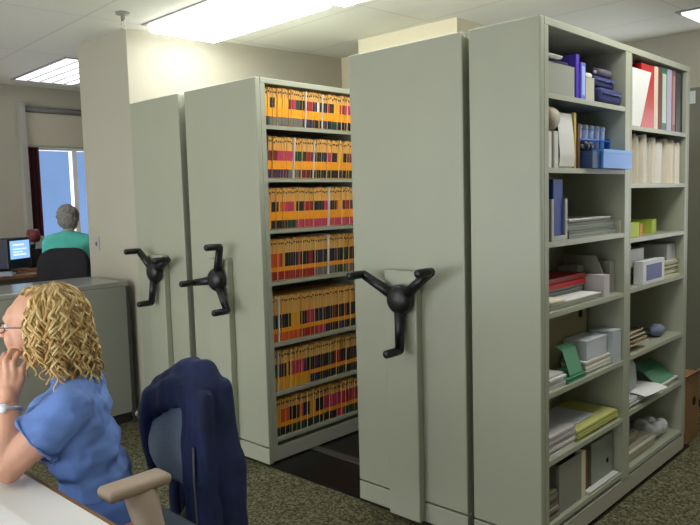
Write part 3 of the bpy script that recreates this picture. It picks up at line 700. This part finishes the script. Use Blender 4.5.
def office_chair(name, label, loc, rotz, fabric, shell, arms=True, seat_z=.46, back_h=.52, back_w=.46, arm_col=None, ring=False, group=None, zb=None, ao=.262):
    """local: chair faces -Y, its left is +X"""
    t = thing(name, label, 'office chair', loc, rotz, group)
    zb = zb or seat_z+.08
    m = MB()
    for i in range(5):
        a = 2*PI*i/5+.3; c, q = math.cos(a), math.sin(a)
        m.tube([(.03*c,.03*q,.085),(.17*c,.17*q,.08),(.30*c,.30*q,.06)], [.026,.022,.017], 8)
    m.lathe([(.001,.06),(.045,.06),(.045,.11),(.03,.13),(.001,.13)], 16)
    m.build('base', shell, t)
    for i in range(5):
        a = 2*PI*i/5+.3
        MB().lathe([(.001,-.022),(.022,-.022),(.027,-.015),(.027,.015),(.022,.022),(.001,.022)], 14, 'x').build('caster', M['black'], t, loc=(.30*math.cos(a), .30*math.sin(a), .028), rotz=a+PI/2)
    MB().lathe([(.001,.11),(.028,.11),(.028,.25),(.018,.26),(.018,seat_z-.05),(.001,seat_z-.05)], 14).build('gas_lift', M['black'], t)
    if ring: 
        g = MB(); g.tube([(.19*math.cos(a), .19*math.sin(a), .30) for a in [2*PI*i/24 for i in range(25)]], .012, 8)
        for i in range(4): g.tube([(.02*math.cos(i*PI/2), .02*math.sin(i*PI/2), .30),(.19*math.cos(i*PI/2), .19*math.sin(i*PI/2), .30)], .008, 6)
        g.build('foot_ring', M['alu'], t)
    MB().box(-.23, .23, -.235, .225, seat_z-.045, seat_z+.03).build('seat', fabric, t, .035, 4, smooth=True)
    MB().box(-.12, .12, -.12, .12, seat_z-.075, seat_z-.046).build('seat_plate', M['black'], t, .004)
    MB().tube([(0,.08,seat_z-.065),(0,.24,seat_z-.06),(0,.315,seat_z+.02),(0,.315,zb+.16)], [.022,.02,.02,.018], 8, flat=2.0).build('back_bar', shell, t)
    # backrest: rounded, slightly curved shell with a cushion
    def plate(y, th, w, h, z0, rad=.13, n=24):
        vs = []; fs = []
        pts = []
        for (cx, cz, a0) in ((w/2-rad, z0+h-rad, 0), (-w/2+rad, z0+h-rad, 90), (-w/2+rad, z0+rad, 180), (w/2-rad, z0+rad, 270)):
            for k in range(7):
                a = math.radians(a0+15*k); pts.append((cx+rad*math.cos(a), cz+rad*math.sin(a)))
        mbb = MB(); n = len(pts)
        def P(p, sc, yy): 
            x = p[0]*sc; zz = z0+h/2+(p[1]-z0-h/2)*sc
            return (x, yy-1.1*x*x*0.6+.05*(zz-z0)/h, zz)
        rings = [(.0, y-th/2), (.5, y-th/2), (.9, y-th/2+.002), (1.0, y-th/4), (1.0, y+th/4), (.9, y+th/2-.002), (.5, y+th/2), (0., y+th/2)]
        allv = []
        for sc, yy in rings: allv += [P(p, max(sc, .001), yy) for p in pts]
        ff = []
        for r in range(len(rings)-1):
            for j in range(n): ff.append((r*n+j, r*n+(j+1) % n, (r+1)*n+(j+1) % n, (r+1)*n+j))
        mbb.add(allv, ff, 0, True); return mbb
    plate(.265, .055, back_w, back_h, zb).build('backrest', fabric, t)
    plate(.305, .02, back_w*.96, back_h*.96, zb+.01).build('back_shell', shell, t)
    if arms:
        ac = arm_col or shell
        for sx in (-1, 1):
            MB().tube([(sx*.15,.02,seat_z-.055),(sx*.262,.02,seat_z-.05),(sx*.275,.0,seat_z+.02),(sx*(ao+.006),-.03,seat_z+.235)], [.016,.018,.022,.03], 8, flat=1.6).build('arm_post', ac, t)
            p = MB().box(sx*ao-.042, sx*ao+.042, -.14, .06, seat_z+.236, seat_z+.272)
            p.build('armrest', ac, t, .016, 4, smooth=True)
    return t
office_chair('office_chair', 'dark high backed desk chair between the counter and the far window', (-5.36, -.20, 0), math.radians(42)+PI*0, cm(24,22,30,.8), M['black'], arms=False, seat_z=.68, back_h=.43, back_w=.42, ring=True)
CHX, CHY = -2.03, -1.50
office_chair('office_chair', 'grey office chair with tan armrests that the woman in blue sits on', (CHX, CHY, 0), 0, cm(136,150,166,.85, var=.08, scale=120), cm(60,60,62,.5), seat_z=.465, back_h=.355, back_w=.37, zb=.575, ao=.228, arm_col=cm(176,156,136,.55))

# ------------------------------------------------------------------ jacket over the chair back
JZ = .0
jk = thing('jacket', 'navy blue jacket draped over the back of the grey office chair', 'jacket', (CHX, CHY+.30, .0))
m = MB()
def fl(pts, rs, ry=1.0):
    m.limb(pts, rs, .5)
m.limb([(-.19,-.01,.83),(-.13,-.005,.885),(-.04,0,.94),(.04,0,.965),(.10,0,.962),(.138,0,.92),(.155,0,.85)], [.036,.038,.040,.042,.042,.040,.036], .4)   # over the top edge
for zz in (0, .028, .056):
    m.limb([(-.15,-.042,.85-zz),(-.05,-.050,.905-zz),(.04,-.054,.925-zz),(.12,-.05,.92-zz)], [.026,.028,.028,.028], .4)
m.limb([(-.18,-.03,.84),(-.218,-.03,.77),(-.222,-.02,.68),(-.20,-.02,.58)], [.038,.038,.036,.028], .4)      # left front
m.limb([(-.15,-.055,.83),(-.185,-.06,.75),(-.19,-.055,.67),(-.175,-.05,.60)], [.026,.026,.022,.016], .4)
for dx in (0, .035, .07, .10):
    m.limb([(.08+dx,-.054,.90),(.083+dx,-.060,.76),(.085+dx,-.062,.64),(.10+dx*.9,-.060,.50),(.115+dx*.8,-.055,.30)], [.026,.026,.026,.030,.028], .4)   # right front
m.limb([(.150,-.04,.88),(.166,-.048,.78),(.172,-.05,.62),(.178,-.045,.45)], [.034,.034,.032,.03], .4)
m.limb([(.150,0,.87),(.168,.01,.70),(.182,.01,.50),(.20,.01,.28)], [.040,.040,.038,.034], .4)
for x in (-.17, -.085, 0, .085, .15):
    m.limb([(x,.03,.92-1.6*(x-.07)**2),(x,.050,.75),(x,.05,.52),(x,.05,.30)], [.034,.032,.032,.028], .4)   # the back of the jacket
m.limb([(.150,.03,.83),(.180,.05,.68),(.20,.045,.42)], [.034,.038,.034], .4)     # sleeve hanging down
navy = mat('navy_cloth', s(34,45,84), .9, var=.2, scale=9, bump=.25, bscale=60)
def jpost(me):
    N = [v.normal.copy() for v in me.vertices]
    for v, n in zip(me.vertices, N):
        p = v.co
        k = .011*noise.noise((p.x*11+3, p.y*11, p.z*5))+.006*noise.noise((p.x*24, p.y*24, p.z*13+7))
        v.co = p+n*k
blob(m, 'jacket_body', navy, jk, .009, 3, jpost)
MB().tube([(.150,-.088,.74),(.150,-.090,.64),(.160,-.092,.50),(.170,-.084,.32)], .0045, 6).build('zip', cm(96,98,108,.4), jk)
for (x, y, z_) in ((-.225,-.064,.775), (.195,-.082,.52)  ):
    MB().ell((0,0,0), (.009,.006,.009), 0, 14, 8).build('snap_button', cm(226,226,228,.25), jk, loc=(x, y-.004, z_))

# ------------------------------------------------------------------ front desk
t = thing('desk', 'white topped desk with a brown edge in the near left corner', 'desk', (-2.3, -1.715, 0))
MB().box(-1.1, 1.0, -.80, -.008, .70, .73).build('desktop', cm(240,239,236,.45), t, .002)
MB().box(-1.1, 1.0, -.0078, .004, .698, .7305).build('edge_band', cm(128,92,44,.4), t, .002)
for x in (-1.08, .96):
    for y in (-.77, -.06): MB().tube([(x,y,0),(x,y,.699)], .022, 12).build('leg', M['alu'], t)
o = MB().box(-.80, .30, -.44, -.006, 0, .0025).build('paper_sheet', cm(248,248,248,.7), None, loc=(-2.0, -1.85, .7312)); tag(o, 'large white paper sheet covering the front of the near desk', 'paper')

# ------------------------------------------------------------------ people
YAW = .755
def set_faces(me, idx, test):
    for p in me.polygons:
        if test(p.center): p.material_index = idx
def torso(m, k=0.0):
    m.limb([(-.085,-.105,.925),(-.115,.05,.945),(-.155,.21,.925)], [.052+k,.055+k,.052+k], .35)
    m.limb([(-.115,-.035,.86),(-.165,.15,.86)], [.100+k,.100+k], .3)
    m.limb([(-.082,-.015,.76),(-.13,.13,.76)], [.094+k,.094+k], .3)
    m.limb([(-.060,-.01,.66),(-.10,.12,.66)], [.095+k,.095+k], .3)
    m.limb([(-.055,-.02,.565),(-.09,.12,.565)], [.108+k,.108+k], .3)
    m.ell((-.205,-.005,.85), (.06+k,.06+k,.06+k)).ell((-.23,.10,.85), (.06+k,.06+k,.06+k))
    m.limb([(-.085,-.07,.92),(-.09,-.03,.80)], [.055+k,.075+k], .35)

wm = thing('person', 'seated woman in blue scrubs with curly blonde hair leaning her cheek on her hand', 'person', (-1.994, -1.502, 0), YAW)
m = MB(); torso(m)
m.limb([(-.04,-.10,.55),(.02,-.05,.55)], [.07,.09], .4)
# neck and head (facing -x)
m.limb([(-.12,.055,.945),(-.155,.06,1.02),(-.19,.062,1.09)], [.06,.052,.05], .3)
m.ell((-.212,.062,1.182), (.104,.077,.090), 0, 24, 16)
m.ell((-.262,.062,1.130), (.062,.062,.088), 0, 24, 16)
m.ell((-.290,.062,1.185), (.036,.056,.040))
m.ell((-.250,.062,1.085), (.058,.054,.036))
m.ell((-.306,.062,1.068), (.028,.030,.020))
m.ell((-.296,.028,1.120), (.028,.024,.030)).ell((-.296,.096,1.120), (.028,.024,.030))
m.limb([(-.322,.062,1.162),(-.340,.062,1.142),(-.350,.062,1.130)], [.0105,.0125,.0135], .4)
m.ell((-.338,.050,1.126), (.010,.008,.008)).ell((-.338,.074,1.126), (.010,.008,.008))
m.ell((-.326,.062,1.103), (.013,.022,.0075)).ell((-.322,.062,1.091), (.013,.020,.0085))
m.limb([(-.310,.028,1.176),(-.324,.05,1.178),(-.324,.074,1.178),(-.310,.096,1.176)], [.012,.012,.012,.012], .4)
# left arm: elbow on the desk, hand against the cheek
m.limb([(-.085,-.105,.925),(-.150,-.130,.868),(-.238,-.155,.792)], [.054,.053,.046], .3)
m.limb([(-.246,-.157,.783),(-.254,-.138,.83),(-.262,-.105,.89),(-.272,-.078,.945)], [.047,.047,.039,.0275], .3)
m.limb([(-.272,-.078,.945),(-.272,-.066,.972)], [.027,.027], .3)
for (kx, ky, kz), r in zip(((-.298,-.050,1.018),(-.280,-.053,1.026),(-.261,-.052,1.022),(-.243,-.047,1.012)), (.0135,.0138,.0132,.0122)):
    m.limb([(-.272+(kx+.272)*.45,-.064,.972),(kx,ky,kz)], [.017,r], .35)
def finger(k, a, b, c, r):
    m.limb([k, a, b, c], [r*1.12, r*1.02, r*.95, r*.82], .3)
finger((-.298,-.050,1.018), (-.306,-.044,1.058), (-.300,-.024,1.082), (-.291,-.008,1.076), .0088)
finger((-.280,-.053,1.026), (-.285,-.050,1.068), (-.277,-.028,1.094), (-.268,-.010,1.088), .0090)
finger((-.261,-.052,1.022), (-.262,-.050,1.062), (-.255,-.028,1.086), (-.248,-.010,1.080), .0086)
finger((-.243,-.047,1.012), (-.240,-.046,1.044), (-.234,-.027,1.064), (-.229,-.012,1.058), .0076)
m.limb([(-.290,-.066,.976),(-.312,-.052,1.000),(-.326,-.026,1.030),(-.322,.000,1.052)], [.0145,.0125,.0105,.0088], .3)
# right arm resting on the desk
m.limb([(-.155,.21,.925),(-.22,.215,.86),(-.27,.19,.785)], [.054,.046,.041], .3)
m.limb([(-.27,.19,.785),(-.33,.10,.775),(-.40,.01,.765)], [.042,.038,.027], .3)
m.limb([(-.40,.01,.765),(-.435,-.035,.760)], [.026,.025], .3)
for i in range(4):
    e = (-.452+.011*i, -.052-.010*i, .756)
    m.limb([(-.42+.006*i,-.02-.008*i,.758), e, (e[0]-.035,e[1]-.022,.760), (e[0]-.055,e[1]-.040,.7475), (e[0]-.058,e[1]-.052,.7415)], [.014,.0105,.0095,.0088,.0078], .3)
m.limb([(-.415,-.01,.760),(-.41,-.045,.752),(-.425,-.075,.745)], [.014,.011,.009], .3)
# legs along the chair's direction, feet on the floor
FX, FY = -.683, -.730
hips = ((.005,-.045), (-.085,.085))
for i, (hx, hy) in enumerate(hips):
    kx, ky = hx+FX*.40, hy+FY*.40
    m.limb([(hx,hy,.555),(kx,ky,.53)], [.088,.060], .25)
    m.limb([(kx,ky,.53),(kx+FX*.0,ky+FY*.0,.34),(kx-FX*.02,ky-FY*.02,.10)], [.060,.054,.036], .25)
    m.limb([(kx-FX*.03,ky-FY*.03,.05),(kx+FX*.07,ky+FY*.07,.042),(kx+FX*.14,ky+FY*.14,.032)], [.038,.036,.030], .25)
def body_post(me):
    for v in me.vertices:
        if v.co.z < .004: v.co.z = .004
    for _ in range(3): me.materials.append(M['skin'])
    set_faces(me, 1, lambda c: c.x < -.318 and abs(c.y-.062) < .022 and 1.083 < c.z < 1.110)
    set_faces(me, 2, lambda c: c.z < .085)
body = blob(m, 'body', [M['skin'], M['lips'], cm(226,226,226,.6)], wm, .0045, 3, body_post)
for sy in (-1, 1):
    y = .062+.031*sy
    e = MB().ell((0,0,0), (.0105,.0115,.0105), 0, 16, 10).build('eye', cm(232,230,226,.2), wm, loc=(-.3125, y, 1.157))
    MB().ell((0,0,0), (.003,.0052,.0052), 0, 14, 8).build('iris', cm(70,100,120,.2), e, loc=(-.0093, 0, 0))
    MB().limb([(-.320,y-.012*sy,1.178),(-.317,y,1.183),(-.306,y+.014*sy,1.179)], [.0028,.003,.002], .6).build('eyebrow', cm(140,104,62,.8), wm, smooth=True)
# scrubs
scrub = mat('blue_scrub_cloth', s(104,137,204), .85, var=.08, scale=11, bump=.35, bscale=22)
m = MB(); torso(m, .013)
m.limb([(-.12,.055,.945),(-.14,.06,.98)], [.068,.062], .3)
m.limb([(-.02,-.03,.50),(-.07,.13,.50)], [.118,.118], .3)
S0, S1 = Vector((-.085,-.105,.925)), Vector((-.185,-.142,.838))
m.limb([S0, S0.lerp(S1, .5), S1], [.068,.076,.086], .25)
m.limb([(-.105,-.095,.87),(-.085,-.065,.78)], [.055,.06], .3)
Q0, Q1 = Vector((-.155,.21,.925)), Vector((-.22,.215,.86))
m.limb([Q0, Q1], [.066,.064], .25)
def seg_dist(p, a, b):
    a, b = Vector(a), Vector(b); t_ = max(0, min(1, (p-a).dot(b-a)/(b-a).length_squared)); return (p-a.lerp(b, t_)).length
def shirt_post(me):
    for a, b, lim in ((S0, S1, .112), (Q0, Q1, .08)):
        d = (b-a).normalized()
        for v in me.vertices:
            q = v.co-a; t_ = q.dot(d)
            if t_ > lim and (q-d*t_).length < .10 and t_ < .30:
                rad = (q-d*t_).length
                if a is S0 and seg_dist(v.co, (-.115,-.035,.86), (-.082,-.015,.76)) < .118: continue
                if t_ > lim and v.co.z < .93 and abs((q-d*t_).length) < .10 and (v.co.y < -.075 or v.co.y > .215):
                    v.co -= d*(t_-lim)
    N = [v.normal.copy() for v in me.vertices]
    for v, n in zip(me.vertices, N):
        p = v.co
        k = .010*noise.noise((p.x*9+p.z*6, p.y*9, p.z*20))+.006*noise.noise((p.x*22-p.z*12, p.y*20, p.z*34+5))
        if p.z < .98: v.co = p+n*k*min(1, (.98-p.z)/.06)
        # open neck
        if p.z > 1.0: v.co.z = 1.0+(p.z-1.0)*.15
blob(m, 'scrub_top', scrub, wm, .006, 3, shirt_post)
m = MB()
for i, (hx, hy) in enumerate(hips):
    kx, ky = hx+FX*.40, hy+FY*.40
    m.limb([(hx,hy,.555),(kx,ky,.53)], [.103,.076], .25)
    m.limb([(kx,ky,.53),(kx,ky,.34),(kx-FX*.02,ky-FY*.02,.11)], [.076,.072,.066], .25)
blob(m, 'scrub_trousers', mat('blue_scrub_trousers', s(84,116,184), .85, var=.1, scale=11), wm, .009, 3)
# wristwatch
wa = Vector((-.262,-.105,.89)); wb = Vector((-.272,-.078,.945)); wd = (wb-wa).normalized(); wc = wa.lerp(wb, .68)
ux = wd.orthogonal().normalized(); uy = wd.cross(ux)
ring = [wc+(ux*math.cos(a)+uy*math.sin(a))*.0335 for a in [2*PI*i/28 for i in range(29)]]
wt = MB().tube(ring, .0065, 8).build('wristwatch', cm(206,208,210,.25, metal=.7), wm)
fd = (Vector((-.262,-.30,.95))-wc); fd = (fd-wd*fd.dot(wd)).normalized()
rot = fd.to_track_quat('Z', 'Y').to_matrix().to_4x4(); rot.translation = wc+fd*.034
MB().lathe([(.001,-.004),(.015,-.004),(.0165,0),(.015,.005),(.001,.005)], 24, 'z', T=rot).build('watch_case', cm(214,216,218,.25, metal=.6), wt)
MB().lathe([(.001,.0052),(.0125,.0052),(.0125,.0058),(.001,.0058)], 24, 'z', T=rot).build('watch_dial', cm(236,238,240,.25), wt)
# glasses
g = MB()
for sy in (-1, 1):
    y = .062+.031*sy
    g.tube([(-.331, y+.021*math.cos(a), 1.152+.0155*math.sin(a)) for a in [2*PI*i/24 for i in range(25)]], .0015, 6)
    g.tube([(-.331,y+.021*sy,1.158),(-.322,y+.035*sy,1.158),(-.24,y+.044*sy,1.157),(-.20,y+.042*sy,1.145)], .0017, 6)
g.tube([(-.331,.053,1.155),(-.334,.062,1.158),(-.331,.071,1.155)], .0015, 6)
g.build('eyeglasses', cm(60,56,70,.3, metal=.5), wm)
# curly bob: a soft mass of ringlets over a cap
hair = bpy.data.materials.new('blonde_hair'); hair.use_nodes = True
nt = hair.node_tree; hb = nt.nodes['Principled BSDF']; hb.inputs['Roughness'].default_value = .42; hb.inputs['Specular IOR Level'].default_value = .45
at_ = nt.nodes.new('ShaderNodeNewGeometry'); rp = nt.nodes.new('ShaderNodeValToRGB')
rp.color_ramp.elements[0].color = (*s(150,112,62), 1); rp.color_ramp.elements[1].color = (*s(240,216,158), 1)
el = rp.color_ramp.elements.new(.5); el.color = (*s(206,170,106), 1)
nt.links.new(at_.outputs['Random Per Island'], rp.inputs['Fac']); nt.links.new(rp.outputs['Color'], hb.inputs['Base Color'])
n2 = nt.nodes.new('ShaderNodeTexNoise'); n2.inputs['Scale'].default_value = 260; bp = nt.nodes.new('ShaderNodeBump'); bp.inputs['Strength'].default_value = .3; bp.inputs['Distance'].default_value = .004
nt.links.new(n2.outputs['Fac'], bp.inputs['Height']); nt.links.new(bp.outputs['Normal'], hb.inputs['Normal'])
m = MB()
m.ell((-.188,.062,1.182), (.092,.088,.096), 0, 28, 18).ell((-.155,.062,1.10), (.076,.092,.11), 0, 28, 18).ell((-.132,.062,1.03), (.066,.082,.06), 0, 24, 14)
hcap = blob(m, 'hair', cm(176,138,80,.6, var=.2, scale=60), wm, .008, 3)
rnd = random.Random(11)
m = MB()
hc = Vector((-.185,.062,1.162))
for q in range(680):
    bang = q % 9 == 0; phi = math.radians(rnd.uniform(114, 180)*rnd.choice((-1, 1)) if bang else rnd.uniform(-114, 114)); th = math.radians(rnd.choice((rnd.uniform(2, 25), rnd.uniform(10, 75))))
    lay = rnd.uniform(-.010, .012)
    rx, ry, rz = .100+lay, .100+lay, .112+lay
    front = abs(phi) > math.radians(88)
    hc = Vector((-.212,.062,1.172)) if bang else Vector((-.185,.062,1.162))
    if bang: rx, ry, rz = .104+max(lay*.5,-.002), .085+lay*.4, .097+lay*.4
    zlow = rnd.uniform(.962, 1.015) if not front else rnd.uniform(1.01, 1.09)
    length = rnd.uniform(.15, .28) if not bang else rnd.uniform(.035, .06); k = 30
    if bang: th = math.radians(rnd.uniform(2, 14))
    base = []
    for i in range(k):
        if th < PI*.54:
            c = Vector((hc.x+rx*math.sin(th)*math.cos(phi), hc.y+ry*math.sin(th)*math.sin(phi), hc.z+rz*math.cos(th)))
            th += (length/k)/.11
        else:
            c = base[-1]+Vector((.0012*math.cos(phi)+.0004, .0006*math.sin(phi), -length/k))
        if base and c.z < zlow: break
        base.append(c)
    if len(base) < 8: continue
    nb_ = len(base); Lr = length*nb_/k
    amp1 = rnd.uniform(.006, .013); turns = Lr/rnd.uniform(.045, .075); ph0 = rnd.uniform(0, 6.28); hand = rnd.choice((-1, 1)); r0 = rnd.uniform(.0036, .0060)
    out = []; rr = []
    for i, c in enumerate(base):
        t_ = (base[min(i+1, nb_-1)]-base[max(i-1, 0)]).normalized()
        n_ = (c-Vector((hc.x+.02, hc.y, min(c.z, hc.z)))); n_ = (n_-t_*n_.dot(t_)).normalized(); b_ = t_.cross(n_)
        for sub in range(2):
            w_ = (i+sub/2)/nb_
            cc = c if sub == 0 else c.lerp(base[min(i+1, nb_-1)], .5)
            a = ph0+hand*2*PI*turns*w_
            amp = amp1*min(1, .12+w_*1.5)
            out.append(cc+n_*amp*.7*math.cos(a)+b_*amp*math.sin(a)); rr.append(r0*(1-.5*w_**3)*(.5+.5*min(1, w_*5)))
    m.tube(out, rr, 5, 0)
m.build('curls', hair, hcap)

# person in teal, seen from behind near the far window (same local axes: -x = left in the view, +y = away)
tl = thing('person', 'person in a teal top with short grey hair seen from behind at the far window', 'person', (-5.86, .205, 0), YAW)
m = MB()
def t_torso(m, k=0):
    m.limb([(-.155,.0,1.22),(0,.0,1.255),(.155,.0,1.22)], [.052+k,.06+k,.052+k], .35)
    m.limb([(-.085,.02,1.12),(.085,.02,1.12)], [.105+k,.105+k], .3)
    m.limb([(-.075,.02,.98),(.075,.02,.98)], [.10+k,.10+k], .3)
    m.limb([(-.075,.01,.86),(.075,.01,.86)], [.112+k,.112+k], .3)
t_torso(m)
m.limb([(0,.01,1.26),(0,.025,1.36)], [.05,.048], .3)
m.ell((0,.04,1.432), (.073,.092,.088), 0, 24, 16).ell((0,.085,1.385), (.055,.055,.075)).ell((0,.145,1.385), (.011,.014,.012)).ell((0,.115,1.34),(.025,.022,.018))
m.ell((-.074,.045,1.415), (.012,.016,.028)).ell((.074,.045,1.415), (.012,.016,.028))
for sx in (-1, 1):
    m.limb([(sx*.16,0,1.215),(sx*.20,.06,1.10),(sx*.20,.13,1.01)], [.05,.043,.038], .3)
    m.limb([(sx*.20,.13,1.01),(sx*.15,.26,1.02),(sx*.12,.33,1.025)], [.038,.033,.025], .3)
    for i in range(4): m.limb([(sx*.12,.33,1.022),(sx*(.14-.018*i),.385,1.012),(sx*(.14-.018*i),.415,.998)], [.017,.010,.0085], .35)
    m.limb([(sx*.115,.34,1.02),(sx*.075,.37,1.006)], [.013,.009], .35)
    m.limb([(sx*.09,.03,.81),(sx*.11,.36,.80)], [.085,.06], .3)
    m.limb([(sx*.11,.36,.80),(sx*.11,.36,.58),(sx*.11,.30,.36)], [.06,.052,.036], .3)
    m.limb([(sx*.11,.30,.325),(sx*.11,.40,.31)], [.034,.03], .3)
blob(m, 'body', M['skin'], tl, .008, 3)
m = MB(); t_torso(m, .014)
for sx in (-1, 1): m.limb([(sx*.16,0,1.215),(sx*.195,.055,1.12)], [.064,.06], .3)
blob(m, 'teal_top', mat('teal_cloth', s(92,200,184), .85, var=.08, scale=9, bump=.3, bscale=20), tl, .009, 3)
m = MB()
for sx in (-1, 1):
    m.limb([(sx*.09,.03,.81),(sx*.11,.36,.80)], [.10,.074], .3); m.limb([(sx*.11,.36,.80),(sx*.11,.36,.58),(sx*.11,.30,.40)], [.074,.066,.058], .3)
m.limb([(-.07,.01,.82),(.07,.01,.82)], [.124,.124], .3)
blob(m, 'trousers', cm(64,130,140,.85), tl, .01, 3)
m = MB().ell((0,.025,1.450), (.088,.098,.088), 0, 24, 16).ell((0,-.005,1.40), (.080,.070,.070))
rnd = random.Random(3)
for q in range(70):
    a = rnd.uniform(PI, 2*PI); th = rnd.uniform(.1, 2.0)
    m.ell((.088*math.sin(th)*math.cos(a), .02+.09*math.sin(th)*math.sin(a)*.9, 1.445+.09*math.cos(th)), (.014,.014,.014), 0, 8, 6)
blob(m, 'hair', cm(136,132,128,.7, var=.3, scale=70, bump=.6, bscale=90), tl, .007, 2)
st = thing('stool', 'padded stool under the person in teal', 'stool', (-5.86, .205, 0), YAW)
MB().lathe([(.001,.64),(.17,.64),(.19,.655),(.19,.685),(.17,.70),(.001,.70)], 28).build('seat', cm(40,40,48,.8), st)
MB().lathe([(.001,.05),(.025,.05),(.025,.639),(.001,.639)], 14).build('post', M['alu'], st)
MB().tube([(.19*math.cos(a), .19*math.sin(a), .28) for a in [2*PI*i/24 for i in range(25)]], .011, 8).build('foot_ring', M['alu'], st)
MB().lathe([(.001,0),(.22,0),(.22,.02),(.05,.05),(.001,.05)], 24).build('base', M['black'], st)
